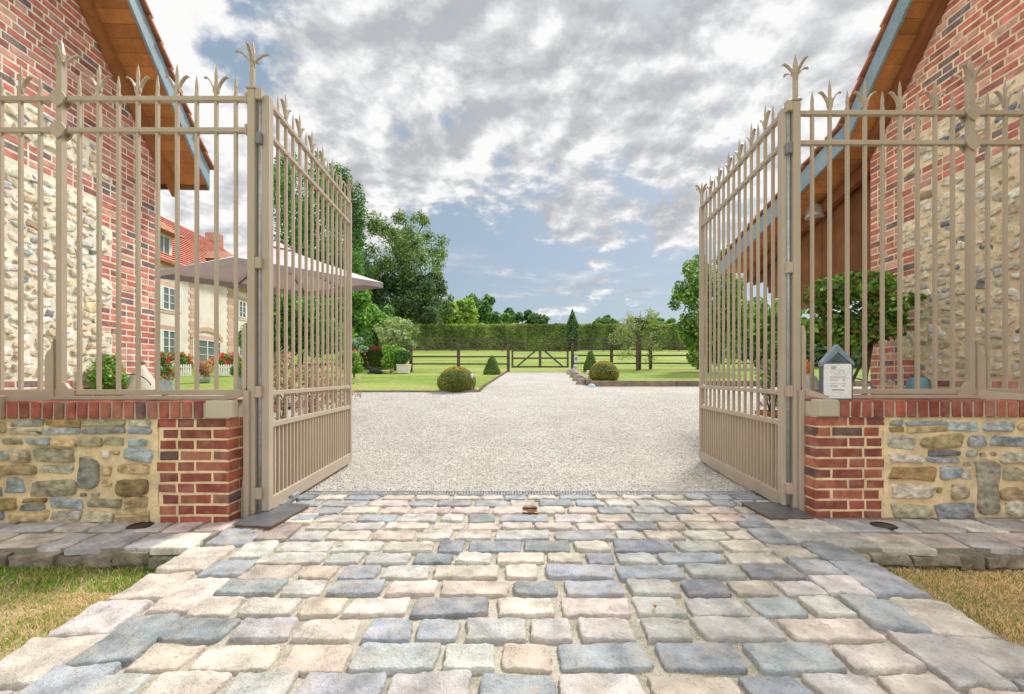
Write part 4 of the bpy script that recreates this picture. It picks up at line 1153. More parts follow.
# paddock gate
Y=19.62; t=thing('paddock_gate','dark brown timber five-bar style gate with diagonal braces at the end of the drive','gate',(.0,Y,gz(Y)))
x0_,x1_=P(511.5,0,Y).x,P(568.5,0,Y).x; zb,zt=P(0,367.5,Y).z,P(0,349.8,Y).z; xm=(x0_+x1_)/2
def gp(name,a,b,h,col=WD,yo=0):
    mb=MB(); mb.col=jc(col,.12); a=Vector(a);b=Vector(b); dv=(b-a).normalized(); up=Vector((-dv.z,0,dv.x))*h/2; nn=Vector((0,.025,0)); yo=Vector((0,yo,0))
    mb.add([a-up-nn+yo,b-up-nn+yo,b+up-nn+yo,a+up-nn+yo,a-up+nn+yo,b-up+nn+yo,b+up+nn+yo,a+up+nn+yo],[(0,1,2,3),(7,6,5,4),(0,4,5,1),(3,2,6,7),(1,5,6,2),(0,3,7,4)]); mb.build(name,M['oldwood'],t)
for z in (zb+.03,(zb+zt)/2+.02,zt-.03): gp('rail',(x0_,Y,z),(x1_,Y,z),.07)
for x,w_ in ((x0_+.04,.08),(xm,.11),(x1_-.04,.08)): gp('stile',(x,Y,zb-.01),(x,Y,zt),w_,yo=-.052)
gp('brace',(x0_+.25,Y,zb+.05),(xm-.22,Y,zt-.06),.07,yo=.052); gp('brace',(xm+.22,Y,zt-.06),(x1_-.25,Y,zb+.05),.07,yo=.052)
# little things at the gate post
def box_thing(name,lab,cat,c,sz,col,mat='plain',part='body'):
    pass
p=P(576,362,19.5)
for k,(px,py,cc,lb) in enumerate([(576,358.5,(.20,.25,.50),'upper blue and white enamel notice on the fence beside the paddock gate'),(575.3,368,(.30,.38,.55),'lower blue and white enamel notice on the fence beside the paddock gate')]):
    p=P(px,py,19.45); t=thing('small_notice',lb,'notice',p)
    mb=MB(); mb.col=(.65,.68,.72); mb.box((-.08,-.01,-.13),(.08,.01,.13),bev=.004); mb.build('board',M['plain'],t,world=False)
    mb=MB(); mb.col=cc; mb.box((-.055,-.014,-.08),(.055,-.0102,.07)); mb.build('panel',M['plain'],t,world=False)
def rock(name,lab,px,py,Y,w,h,col):
    p=P(px,py,Y); mb=MB(); mb.col=col; n_=10
    for i in range(6):
        f=i/5; r=w/2*(1-.35*f**2)*(1 if i<5 else .3)
        for k in range(n_):
            a=k/n_*6.283; q=r*(1+.25*mnoise.noise((math.cos(a)*1.5+px,math.sin(a)*1.5,f*2))); mb.v.append((p.x+q*math.cos(a),p.y+q*math.sin(a),p.z+h*f-.03))
    for i in range(5):
        for k in range(n_): mb.face((i*n_+k,i*n_+(k+1)%n_,(i+1)*n_+(k+1)%n_,(i+1)*n_+k),True)
    mb.face([50+k for k in range(n_)]); tag(mb.build(name,M['mortar']),lab,'stone')
rock('stone_block','pale upright stone at the foot of the right paddock gate post',568.5,374.5,18.9,.17,.30,(.62,.58,.52))
rock('stone_block','pale blue-white painted stone at the corner of the timber kerb',591.5,387,12.1,.22,.12,(.55,.68,.74))
rock('stone_block','beige weathered stone beside the olive ball bush on the left lawn',476,393,11.2,.17,.16,(.55,.45,.35))
for (y_,w_,h_),lb in zip(LATE,('nearest','second','third','farthest')):
    q_=Vector((xr(y_)-.14,y_,gz(y_))); rock('edging_stone','%s of the four rough brown stones edging the drive before the paddock gate'%lb,512+q_.x*450/y_,376-(q_.z-1)*450/y_,y_,w_,h_,(.30,.25,.20))
for (px,py,Y,h,lb) in [(588,379,12.9,.28,'short white post light beside the right ball bush'),(471.5,390,11.2,.42,'short white post light beside the left ball bush')]:
    p=P(px,py,Y); t=thing('garden_light',lb,'garden light',(p.x,Y,p.z-.05))
    mb=MB(); mb.col=(.7,.68,.6); mb.lathe([(.022,0),(.022,h*.75)],(0,0,0),10); mb.build('stem',M['plain'],t,world=False)
    mb=MB(); mb.col=(.7,.7,.72); mb.lathe([(.035,h*.75),(.04,h*.8),(.04,h*.98),(.02,h*1.08)],(0,0,0),12); mb.build('lamp_head',M['plain'],t,world=False)

# ------------------------------------------------------------------ left lawn planting
shrub('rose_bush','rose bush full of red blooms just right of the left gate leaf',354,350,373,12,15.5,MG+BG,2600,.045,10,flowers=([(.60,.05,.05),(.65,.18,.14),(.7,.4,.35)],60,.026))
shrub('clipped_bush','bright green rounded bush on the left lawn under the pale tree',391,347,372,8.5,19.0,BG,3200,.05,10)
shrub('clipped_bush','bright green bush between the rounded bush and the planter',401,346,364,8,19.2,BG+YG,2200,.05,8)
pl_=P(404,372,18.7); t=thing('planter','white rectangular planter holding a dark green shrub by the left fence end','planter',(pl_.x,18.7,gz(18.7)))
zz_=gz(18.7); mb=MB(); mb.col=(.66,.62,.56)
mb.add([(pl_.x-.20,18.5,zz_),(pl_.x+.20,18.5,zz_),(pl_.x+.20,18.9,zz_),(pl_.x-.20,18.9,zz_),(pl_.x-.25,18.45,zz_+.32),(pl_.x+.25,18.45,zz_+.32),(pl_.x+.25,18.95,zz_+.32),(pl_.x-.25,18.95,zz_+.32)],[(0,3,2,1),(4,5,6,7),(0,1,5,4),(1,2,6,5),(2,3,7,6),(3,0,4,7)])
mb.build('tub',M['plain'],t); mb=MB(); mb.col=(.7,.66,.6); mb.box((pl_.x-.265,18.435,zz_+.32),(pl_.x+.265,18.965,zz_+.36),bev=.01); mb.build('rim',M['plain'],t)
shrub('potted_shrub','dark green shrub growing in the white planter',403,351,366,6.5,18.7,DK+MG,1800,.045,8)
# red-leaved arch / hedge block
pr=P(381,362,21.5); t=thing('beech_hedge','low block hedge with russet red top and end behind the lawn','hedge',(pr.x,21.5,gz(21.5)))
mb=MB()
for i in range(5200):
    x=U(-.95,.55); z=U(0,.95); y=U(-.35,.0); red=(z>.78 or x>.22)
    if z>.8: y=U(-.35,.4)
    g=U(.6,1.3); mb.col=((.30*g,.075*g,.045*g) if z>.78 else (.16*g,.06*g,.035*g)) if red else (.10*g,.15*g,.03*g)
    p=Vector((pr.x+x-.1,21.5+y,gz(21.5)+.1+z)); u_=Vector((U(-1,1),U(-.6,.6),U(-1,1))).normalized()*.045; w_=u_.orthogonal().normalized()*.03
    mb.add([p-u_,p+w_,p+u_,p-w_],[(0,1,2,3)])
mb.build('foliage',M['leaf'],t)
mb=MB(); mb.col=(.05,.05,.025); mb.box((pr.x-.98,21.25,gz(21.5)-.1),(pr.x+.38,21.75,gz(21.5)+.95)); mb.build('inner_mass',M['hedge'],t)
shrub('blue_shrub','small grey green rounded shrub behind the rose bush',357,338,352,8,20.5,[(.12,.18,.14),(.16,.22,.18)],1800,.05,8)
# the dog: a black dog lying on the lawn
pd=P(376,371.5,18.2); D=thing('dog','black dog lying on the left lawn with its head up','dog',(pd.x,18.2,gz(18.2)),0)
def skinned(name,mat,parent,verts,edges,rad,root,sub=2):
    me=bpy.data.meshes.new(name); me.from_pydata(verts,edges,[]); me.update(); o=bpy.data.objects.new(name,me); COL.objects.link(o); o.parent=parent
    m=o.modifiers.new('Skin','SKIN'); me.materials.append(mat)
    for i,r in enumerate(rad): me.skin_vertices[0].data[i].radius=(r,r) if not hasattr(r,'__len__') else r
    me.skin_vertices[0].data[root].use_root=True
    s=o.modifiers.new('Sub','SUBSURF'); s.levels=sub; s.render_levels=sub
    return o
def ensure_skin(name,mat,parent,verts,edges,rad,root,sub=2):
    me=bpy.data.meshes.new(name); me.from_pydata(verts,edges,[]); me.update(); o=bpy.data.objects.new(name,me); COL.objects.link(o); o.parent=parent; me.materials.append(mat)
    o.modifiers.new('Skin','SKIN')
    if not me.skin_vertices:
        bpy.context.view_layer.objects.active=o; o.select_set(True)
        try: bpy.ops.mesh.customdata_skin_add()
        except Exception: pass
    for i,r in enumerate(rad): me.skin_vertices[0].data[i].radius=(r,r) if not hasattr(r,'__len__') else r
    me.skin_vertices[0].data[root].use_root=True
    s=o.modifiers.new('Sub','SUBSURF'); s.levels=sub; s.render_levels=sub
    return o
m_,nt__,b_=newmat('black_fur'); b_.inputs['Base Color'].default_value=(.014,.014,.018,1); b_.inputs['Roughness'].default_value=.75; M['fur']=m_
V_=[(.15,0,.10),(.0,0,.11),(-.15,0,.12),(-.24,0,.19),(-.29,0,.25),(-.36,-.01,.23),(.27,-.02,.05),(.36,-.05,.03),(.45,-.10,.02),
    (-.20,-.09,.06),(-.34,-.10,.025),(-.20,.09,.06),(-.34,.10,.025),(.16,-.10,.07),(.05,-.15,.03),(.16,.10,.07),(.05,.15,.03)]
E_=[(0,1),(1,2),(2,3),(3,4),(4,5),(0,6),(6,7),(7,8),(2,9),(9,10),(2,11),(11,12),(0,13),(13,14),(0,15),(15,16)]
R_=[.125,.115,.12,.08,.075,.035,.035,.02,.012,.04,.022,.04,.022,.06,.03,.06,.03]
body=ensure_skin('body',M['fur'],D,V_,E_,R_,1)
for s_ in (-1,1):
    mb=MB(); mb.col=(.02,.02,.02); mb.add([(-.27,s_*.03,.29),(-.24,s_*.06,.28),(-.26,s_*.05,.345)],[(0,1,2)]); mb.build('ear',M['fur'],D,world=False)

# flower bed behind the left leaf (pink shrubs)
PK=[(.28,.16,.16),(.32,.19,.18),(.20,.11,.11),(.26,.20,.16),(.09,.11,.05)]
for i,(px,tp,bt,r,Y_,lb) in enumerate([(283,352,420,14,6.6,'pink flowering shrub nearest the hinge of the left gate leaf'),(312,356,418,15,7.2,'pink flowering shrub in the middle behind the left gate leaf'),(336,366,416,19,7.7,'feathery pink shrub poking past the end of the left gate leaf')]):
    shrub('pink_shrub',lb,px,tp,bt,r,Y_,PK,1500,.024,14,flowers=([(.60,.34,.40),(.62,.42,.42),(.5,.25,.38)],60,.016),group='pink shrubs behind the left gate leaf')
# left court items
shrub('box_bush','glossy green small-leaved bush in front of the left barn quoin',110,348,405,16,5.0,[(.08,.20,.03),(.13,.26,.05),(.05,.13,.025),(.16,.12,.05)],3600,.022,12)
j=P(141,378,5.15); t=thing('garden_jug','pale cone-topped earthenware jug with a brown knob and black wire handle','jug',(j.x,5.15,0))
mb=MB(); mb.col=(.62,.57,.48); mb.lathe([(.13,.05),(.19,.35),(.205,.6),(.185,.80),(.155,.90),(.10,1.0),(.055,1.08),(.03,1.13)],(0,0,0),24); mb.build('body',M['plain'],t,world=False)
mb=MB(); mb.col=(.22,.17,.10); mb.lathe([(.02,1.125),(.04,1.14),(.042,1.16),(.02,1.175)],(0,0,0),14); mb.build('lid',M['plain'],t,world=False)
mb=MB(); mb.col=(.03,.03,.03); mb.tube([(.02+.19*math.sin(a),-.10-.05*math.cos(a),.86+.16*math.cos(a)) for a in [x*.22-1.3 for x in range(13)]],.006,6); mb.build('handle',M['steel'],t,world=False)
mb=MB(); mb.col=(.25,.22,.18); mb.box((-.15,-.15,0),(.15,.15,.05)); mb.build('plinth',M['mortar'],t,world=False)
def tubpot(px,py,Y,w,h,lab,lab2,cols,fl,ptop,prx,n=1600,name='zinc_tub',col=(.42,.50,.55)):
    p=P(px,py,Y); z0=gz(Y); hh=h
    t=thing(name,lab,'tub',(p.x,Y,z0)); mb=MB(); mb.col=col; r=w/2
    mb.lathe([(r*.82,0),(r*.86,.01),(r*.93,hh*.45),(r*.95,hh*.47),(r*.94,hh*.5),(r,hh*.96),(r*1.05,hh),(r*.97,hh*1.0),(r*.93,hh*.93)],(0,0,0),22); mb.build('body',M['zinc'],t,world=False)
    for s_ in (-1,1):
        mb=MB(); mb.col=col; mb.tube([(s_*r,-.04,hh*.75),(s_*(r+.04),-.02,hh*.72),(s_*(r+.04),.02,hh*.72),(s_*r,.04,hh*.75)],.006,6); mb.build('handle',M['zinc'],t,world=False)
    yt=376-(z0+hh-1)*F/Y
    shrub('potted_flowers',lab2,px,ptop,yt+1,prx,Y,cols,n,.03,8,flowers=fl)
RD=[(.62,.03,.04),(.7,.06,.08),(.6,.12,.1)]
tubpot(165,392,10.6,.33,.36,'round zinc tub of red flowers nearest the left barn corner','red geraniums filling the near zinc tub',MG+PG,(RD,40,.055),354,12)
tubpot(203.5,381,13.6,.40,.22,'wide low zinc tub holding a russet plant on the left lawn','russet feathery plant in the wide low zinc tub',[(.36,.20,.14),(.26,.12,.08),(.14,.10,.05)],([(.55,.3,.25)],30,.03),358,8)
tubpot(240,386,11.5,.24,.34,'slim grey zinc tub of green foliage beside the left gate post','bright green foliage in the slim grey tub',BG,None,360,6.5,col=(.36,.38,.42))
# white picket fence and flowers in front of the house
Yp=16.5
for k,(a,b) in enumerate([(176,191),(214,233)]):
    t=thing('picket_fence','short white picket fence panel on the lawn, %s of the russet plant'%('left' if k==0 else 'right'),'fence',(P(a,0,Yp).x,Yp,gz(Yp)))
    xa,xb=P(a,0,Yp).x,P(b,0,Yp).x; z0=gz(Yp); x=xa
    while x<xb:
        mb=MB(); mb.col=(.75,.75,.72); mb.prism([(x,z0+.02),(x+.045,z0+.02),(x+.045,z0+.40),(x+.0225,z0+.45),(x,z0+.40)],(0,-1,0),-.01,.01,(0,Yp,0),(1,0,0),(0,0,1)); mb.build('picket',M['plain'],t); x+=.085
    for z in (.12,.32): mb=MB(); mb.col=(.72,.72,.7); mb.box((xa,Yp+.011,z0+z),(xb,Yp+.03,z0+z+.04)); mb.build('rail',M['plain'],t)
for (px,lb) in ((183,'red geraniums behind the left white picket panel'),(222,'red geraniums behind the right white picket panel'),(236,'red flowers beside the far end of the white pickets')):
    shrub('geranium',lb,px,354,369,8,17.2,MG+BG,1400,.045,8,flowers=(RD+[(.7,.3,.3)],34,.07))

# ------------------------------------------------------------------ house on the left
hs=thing('manor_house','long cream and brick house with red tiled roof behind the left railings','house',(-18,22,1.3))
def hx(Y): return -18.0-.04*(Y-23)
HB=[(.66,.45,.36),(.70,.52,.43),(.60,.38,.30)]
Ya,Yb=17,36.5; ze=7.0
mb=MB(); mb.col=(.80,.715,.635)
a=Vector((hx(Ya),Ya,.8)); b=Vector((hx(Yb),Yb,.8)); dd=(b-a).normalized(); nn=Vector((dd.y,-dd.x,0)); Lh=(b-a).length
mb.prism([(0,0),(Lh,0),(Lh,ze-.8),(0,ze-.8)],-nn,0,7,a,dd,ZV); mb.build('wall',M['render'],hs)
bk=MB()
def hq(Y0,Y1,z0,z1,t=0):
    q0=(Y0-Ya)/dd.y; q1=(Y1-Ya)/dd.y
    z=z0;r=t
    while z<z1-.01:
        zz2=min(z+.22,z1); e=.12*(1 if r%2 else 0); bk.col=jc(random.choice(HB),.1)
        bk.prism([(q0-e,z-.8),(q1+e,z-.8),(q1+e,zz2-.8-.015),(q0-e,zz2-.8-.015)],nn,-.02,.03,a,dd,ZV); z=zz2;r+=1
for yy in (25.6,29.2,33.2,36.0): hq(yy-.3,yy+.3,1.0,ze)
hq(17,36.4,ze-.35,ze-.05); 
def hwin(Y0,z,w,h,shut=True,arch=False):
    q=(Y0-Ya)/dd.y; sm=MB(); 
    hq(Y0-w/2-.16,Y0+w/2+.16,z-.16,z-.02); hq(Y0-w/2-.16,Y0+w/2+.16,z+h+.02,z+h+.24)
    f=MB(); f.col=(.80,.80,.76); qa,qb=q-w/2,q+w/2
    for (u0,u1,v0,v1) in ((qa,qa+.07,0,h),(qb-.07,qb,0,h),(qa+.07,qb-.07,0,.07),(qa+.07,qb-.07,h-.07,h),(q-.035,q+.035,.07,h-.07)):
        f.prism([(u0,z-.8+v0),(u1,z-.8+v0),(u1,z-.8+v1),(u0,z-.8+v1)],nn,.0,.05,a,dd,ZV)
    k=4 if h>1.5 else 3
    for i in range(1,k): f.prism([(qa+.07,z-.8+h*i/k-.015),(qb-.07,z-.8+h*i/k-.015),(qb-.07,z-.8+h*i/k+.015),(qa+.07,z-.8+h*i/k+.015)],nn,.0,.038,a,dd,ZV)
    fo=f.build('door' if arch else 'window',M['plain'],hs)
    p=MB(); p.prism([(qa+.05,z-.78),(qb-.05,z-.78),(qb-.05,z-.82+h),(qa+.05,z-.82+h)],nn,-.02,.012,a,dd,ZV); p.build('pane',M['glass'],fo)
    if shut:
        for s_ in (-1,1):
            c0=q+s_*(w/2+w*.27); m=MB(); m.col=(.72,.76,.70); m.prism([(c0-w*.24,z-.8),(c0+w*.24,z-.8),(c0+w*.24,z-.8+h),(c0-w*.24,z-.8+h)],nn,.0,.06,a,dd,ZV); m.build('shutter',M['plain'],hs)
def yh(px): # depth where the view ray through px meets the house front
    k=(px-512)/450; return (-18+.92)/(k+.04)
for (px,yt,yb,w,sh) in [(168.5,287,310.5,1.15,True),(168.5,330,355,1.15,True),(242,301,318,1.05,False),(242,338,356,1.05,False),(272,306,320,1.0,False)]:
    Y0=yh(px); z1=1+(376-yt)/450*Y0; z0=1+(376-yb)/450*Y0; hwin(Y0,z0,w*.82,z1-z0,sh)
Y0=yh(209); hwin(Y0-.2,1.35,2.6,1.8,False,True)
mb=MB(); mb.col=(.60,.42,.30); q=(Y0-.2-Ya)/dd.y; 
pts=[(q+1.5*math.cos(i*math.pi/12),2.35+.75*math.sin(i*math.pi/12)) for i in range(13)]+[(q+1.25*math.cos(i*math.pi/12),2.35+.5*math.sin(i*math.pi/12)) for i in range(12,-1,-1)]
for i in range(12): mb.prism([pts[i],pts[i+1],pts[24-i],pts[25-i]],nn,.0,.07,a,dd,ZV)
mb.build('arch',M['brick'],hs)
bk.build('brick_trim',M['brick'],hs)
# roof
rf=MB(); rf.col=(.44,.13,.085)
def HP(Y,off,z): return Vector((hx(Y),Y,z))-nn*off
zr=10.7
e0,e1=HP(Ya,-.45,ze-.1),HP(Yb+.4,-.45,ze-.1); r0_,r1_=HP(Ya,3.1,zr),HP(32.8,3.1,zr); f0,f1=HP(Ya,6.9,ze-.1),HP(Yb+.4,6.9,ze-.1)
rows_=22
for i in range(rows_):
    t0,t1=i/rows_,(i+1)/rows_
    A=e0.lerp(r0_,t0);B=e1.lerp(r1_,t0);C2=e1.lerp(r1_,t1);D2=e0.lerp(r0_,t1); rf.col=jc((.62,.20,.14),.1,.04)
    rf.add([A+ZV*.05,B+ZV*.05,C2,D2,A],[(0,1,2,3)])
rf.col=(.42,.13,.09); rf.add([e1,f1,r1_],[(0,1,2)]); rf.add([f0,r0_,r1_,f1],[(0,1,2,3)]); rf.add([e0-ZV*.12,e1-ZV*.12,e1+ZV*.05,e0+ZV*.05],[(0,1,2,3)])
ro=rf.build('roof',M['tile'],hs)
ch=MB(); ch.col=(.45,.22,.16); c_=HP(32.6,3.1,zr); ch.box((c_.x-.4,c_.y-.4,zr-.8),(c_.x+.4,c_.y+.4,zr+.55)); ch.build('chimney',M['brick'],ro)
fn=MB(); fn.col=(.1,.08,.06); c_=HP(28.8,3.1,zr); fn.tube([c_,c_+ZV*.5,c_+ZV*.9],[.06,.1,.02],8); fn.build('roof_finial',M['steel'],ro)
def dormer(Y0,zs,w,h,out,lab=None):
    p=HP(Y0,0,zs); d0=MB(); d0.col=(.70,.62,.50)
    m_in=2.4
    d0.prism([(-w/2,0),(w/2,0),(w/2,h),(-w/2,h)],-nn,.0,m_in,p+nn*out,dd,ZV); o=d0.build('dormer',M['render'],hs)
    g=MB(); g.col=(.72,.72,.66)
    for (u0,u1,v0,v1) in ((-w*.36,-w*.29,.1,h-.1),(w*.29,w*.36,.1,h-.1),(-w*.29,w*.29,.1,.18),(-w*.29,w*.29,h-.18,h-.1),(-.03,.03,.18,h-.18)): g.prism([(u0,v0),(u1,v0),(u1,v1),(u0,v1)],nn,0,.05,p+nn*out,dd,ZV)
    g.build('window',M['plain'],o); g=MB(); g.prism([(-w*.3,.15),(w*.3,.15),(w*.3,h-.15),(-w*.3,h-.15)],nn,0,.02,p+nn*out,dd,ZV); g.build('pane',M['glass'],o)
    r=MB(); r.col=(.42,.20,.12); W=w/2+.3; A=p+nn*(out+.5)
    r.add([A-dd*W+ZV*h,A+dd*W+ZV*h,A+dd*W-nn*3+ZV*h,A-dd*W-nn*3+ZV*h,A-dd*0-nn*.9+ZV*(h+.85),A-nn*3.4+ZV*(h+.85)],[(0,1,4),(1,2,5,4),(0,4,5,3),(3,2,1,0)]); r.build('dormer_roof',M['tile'],o)
dormer(yh(163),1+(376-259)/450*yh(163),1.3,1.35,.0); dormer(yh(233),1+(376-292)/450*yh(233)+.3,2.6,1.5,.1)

# ------------------------------------------------------------------ parasols
def parasol(lab,apex,ze_,cor,pole,n_=4,col=(.62,.52,.53)):
    z0=gz(pole.y); t=thing('parasol',lab,'parasol',(pole.x,pole.y,z0))
    cs=[Vector((x,y,ze_)) for x,y in cor]
    mid=[(cs[i]+cs[(i+1)%4])/2-ZV*.0 for i in range(4)]
    ring=[]; 
    for i in range(4): ring+= [cs[i],mid[i]]
    c=MB(); K=5
    for i in range(8):
        A,B=ring[i],ring[(i+1)%8]; c.col=jc(col,.04)
        pv=None
        for k in range(K+1):
            f=.09+.91*k/K; sag=-ZV*.10*math.sin(math.pi*f)*.6
            cur=(apex.lerp(A,f)+sag*.3,(apex.lerp(A,f)+apex.lerp(B,f))/2+sag,apex.lerp(B,f)+sag*.3)
            if pv:
                c.add([pv[0],cur[0],cur[1],pv[1]],[(0,1,2,3)],True); c.add([pv[1],cur[1],cur[2],pv[2]],[(0,1,2,3)],True)
            pv=cur
    can=c.build('canopy',M['canvas'],t)
    v=MB(); v.col=tuple(x*.62 for x in col)
    for i in range(8):
        A,B=ring[i],ring[(i+1)%8]; v.add([A,B,B-ZV*.11,A-ZV*.11],[(0,1,2,3)])
    v.build('valance',M['canvas'],can)
    v=MB(); v.col=tuple(min(1,x*1.1) for x in col); T=apex+ZV*.10
    q=[apex.lerp(p,.14)+ZV*.03 for p in ring]
    for i in range(8): v.add([T,q[i],q[(i+1)%8]],[(0,1,2)])
    v.build('vent',M['canvas'],can)
    for i in range(8):
        r=MB(); r.col=(.16,.14,.14); r.tube([apex-ZV*.12,(apex+ring[i])/2-ZV*.10,ring[i]-ZV*.05],.018,6); r.build('rib',M['zinc'],t)
    pm=MB(); pm.col=(.40,.42,.45); pm.tube([(pole.x,pole.y,z0),(pole.x,pole.y,apex.z-.05)],.035,12); pm.build('pole',M['zinc'],t)
    pm=MB(); pm.col=(.3,.29,.28); pm.box((pole.x-.4,pole.y-.4,z0),(pole.x+.4,pole.y+.4,z0+.09),bev=.02); pm.build('base',M['mortar'],t)
parasol('large pale mauve parasol whose corner reaches past the left gate leaf',Vector((-4.70,9.0,3.60)),2.97,[(-6.8,8.5),(-4.6,7.45),(-2.72,9.5),(-4.85,10.55)],Vector((-4.55,9.05,0)))

# ------------------------------------------------------------------ right side planting and chairs
def bigbush():
    px,Y=850,4.75
    a=P(px,272,Y); b=P(px,352,Y); c=(a+b)/2; rx=56/F*Y; rz=(a.z-b.z)/2
    t=thing('laurel_bush','glossy dark green laurel standard in front of the right barn corner','bush',(c.x,Y,0))
    mb=MB(); mb.col=(.13,.10,.07)
    for i in range(5): mb.tube([(c.x+U(-.04,.04),Y+U(-.04,.04),-.02),(c.x+U(-.1,.1),Y+U(-.1,.1),.7),(c.x+U(-.4,.4),Y+U(-.3,.3),c.z)],[.025,.02,.008],6)
    mb.build('trunk',M['bark'],t)
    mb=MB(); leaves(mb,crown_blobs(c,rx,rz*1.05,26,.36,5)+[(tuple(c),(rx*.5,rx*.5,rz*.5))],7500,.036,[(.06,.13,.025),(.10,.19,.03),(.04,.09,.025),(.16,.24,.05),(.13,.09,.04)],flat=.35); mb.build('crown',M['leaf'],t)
bigbush()
def chair(x,y,rot,lab):
    t=thing('garden_chair',lab,'chair',(x,y,0),rot,'blue chairs by the right barn'); BL=(.22,.34,.46)
    def tb(name,pts,r=.009): mb=MB(); mb.col=BL; mb.tube(pts,r,7); mb.build(name,M['plain'],t,world=False)
    mb=MB(); mb.col=BL
    for i in range(7): mb.box((-.2,-.19+i*.056,.445),(.2,-.19+i*.056+.04,.457))
    mb.build('seat',M['plain'],t,world=False)
    for s in (-1,1):
        tb('leg',[(s*.2,-.2,0),(s*.2,-.19,.44)]); tb('leg',[(s*.2,.25,0),(s*.2,.2,.44)])
    tb('back_frame',[(-.2,.2,.44),(-.2,.24,.80),(-.15,.26,.93),(0,.27,.985),(.15,.26,.93),(.2,.24,.80),(.2,.2,.44)])
    for s in (-1,1): tb('back_scroll',[(s*.02,.21,.46),(s*.12,.235,.62),(s*.13,.25,.78),(s*.02,.26,.86)],.006)
    tb('armrest',[(-.21,.2,.66),(-.23,-.05,.68),(-.22,-.19,.62),(-.2,-.19,.44)]); tb('armrest',[(.21,.2,.66),(.23,-.05,.68),(.22,-.19,.62),(.2,-.19,.44)])
chair(3.98,4.35,.5,'blue wire garden chair nearest the main right railing post'); chair(3.72,4.75,-.3,'blue wire garden chair next to the teal watering can')
wc=P(933,392,4.45); t=thing('watering_can','teal metal watering can raised on a stand against the right barn','watering can',(wc.x,4.62,0))
mb=MB(); mb.col=(.22,.42,.50); mb.lathe([(.085,.74),(.09,.75),(.088,.93),(.075,.97),(.06,.985)],(0,0,0),20); mb.build('body',M['plain'],t,world=False)
mb=MB(); mb.col=(.22,.42,.50); mb.tube([(-.08,0,.78),(-.16,0,.88),(-.20,0,.98)],[.018,.012,.012],8); mb.build('spout',M['plain'],t,world=False)
mb=MB(); mb.col=(.15,.30,.36); mb.tube([(.085,0,.80),(.14,0,.86),(.12,0,.96),(.05,0,1.0),(-.04,0,.99)],.008,6); mb.build('handle',M['plain'],t,world=False)
mb=MB(); mb.col=(.2,.2,.2)
for sx in (-1,1):
    for sy in (-1,1): mb.tube([(sx*.13,sy*.13,0),(sx*.1,sy*.1,.72)],.01,6)
mb.box((-.14,-.14,.715),(.14,.14,.738)); mb.build('stand',M['plain'],t,world=False)
# terracotta pot with purple flowers behind the right leaf
p=P(772,420,4.9); t=thing('terracotta_pot','terracotta pot behind the hinge side of the right gate leaf','pot',(p.x,4.9,0))
mb=MB(); mb.col=(.42,.15,.07); mb.lathe([(.10,.22),(.11,.23),(.145,.56),(.165,.57),(.165,.62),(.15,.62),(.14,.58)],(0,0,0),22); mb.build('body',M['mortar'],t,world=False)
mb=MB(); mb.col=(.2,.28,.36); mb.lathe([(.13,0),(.14,.01),(.15,.2),(.13,.22)],(0,0,0),20); mb.build('base',M['plain'],t,world=False)
shrub('potted_flowers','purple flowers in the terracotta pot behind the right gate leaf',772,358,408,15,4.9,MG+PG,900,.022,10,flowers=([(.28,.14,.42),(.36,.2,.5)],60,.022))
p=P(807,388,5.3); t=thing('garden_ornament','white bird-shaped ornament with orange head seen beside the right gate post','ornament',(p.x,5.3,0))
mb=MB(); mb.col=(.68,.66,.62); mb.lathe([(.10,0),(.06,.06),(.05,.6),(.07,.7),(.13,.80),(.14,.88),(.10,.98),(.05,1.03)],(0,0,0),18); mb.build('body',M['plain'],t,world=False)
mb=MB(); mb.col=(.75,.25,.06); mb.lathe([(.03,1.02),(.065,1.06),(.07,1.11),(.04,1.16),(.005,1.18)],(0,0,0),14); mb.build('head',M['plain'],t,world=False)
# leaf litter: one yellow leaf and a few dry ones
mb=MB()
for (x,y,c_) in [(2.13,1.78,(.7,.55,.2)),(.19,3.16,(.75,.50,.15)),(-1.0,2.6,(.35,.2,.08)),(1.3,2.2,(.35,.25,.12)),(.6,1.9,(.4,.25,.1)),(-2.4,2.1,(.4,.22,.1)),(2.3,2.1,(.4,.22,.1)),(-1.62,2.84,(.7,.4,.1))]:
    mb.col=c_; a_=U(0,6); z=.035 if abs(x)<1.9 else -.04; mb.add([(x,y,z),(x+.022*math.cos(a_),y+.022*math.sin(a_),z+.006),(x+.04*math.cos(a_+.5),y+.04*math.sin(a_+.5),z+.003),(x+.02*math.cos(a_+1.1),y+.02*math.sin(a_+1.1),z+.008)],[(0,1,2,3)])
tag(mb.build('fallen_leaves',M['petal']),kind='stuff')

# ------------------------------------------------------------------ camera, light, sky
cam=bpy.data.cameras.new('camera'); co=bpy.data.objects.new('camera',cam); COL.objects.link(co)
co.location=(0,0,1); co.rotation_euler=(math.radians(90),0,0); cam.sensor_width=36; cam.lens=36*F/1024; cam.shift_y=29/1024; cam.clip_end=3000; cam.clip_start=.05
scene.camera=co
SAZ,SEL=math.radians(36),math.radians(49)
sd=Vector((math.sin(SAZ)*math.cos(SEL),math.cos(SAZ)*math.cos(SEL),math.sin(SEL)))
sl=bpy.data.lights.new('sun','SUN'); sl.energy=4.2; sl.angle=math.radians(12); sl.color=(1,.95,.87)
so=bpy.data.objects.new('sun',sl); COL.objects.link(so); so.rotation_euler=sd.to_track_quat('Z','Y').to_euler(); so.location=(10,20,30)
w=bpy.data.worlds.new('World'); scene.world=w; w.use_nodes=True; nt=w.node_tree; nt.nodes.clear()
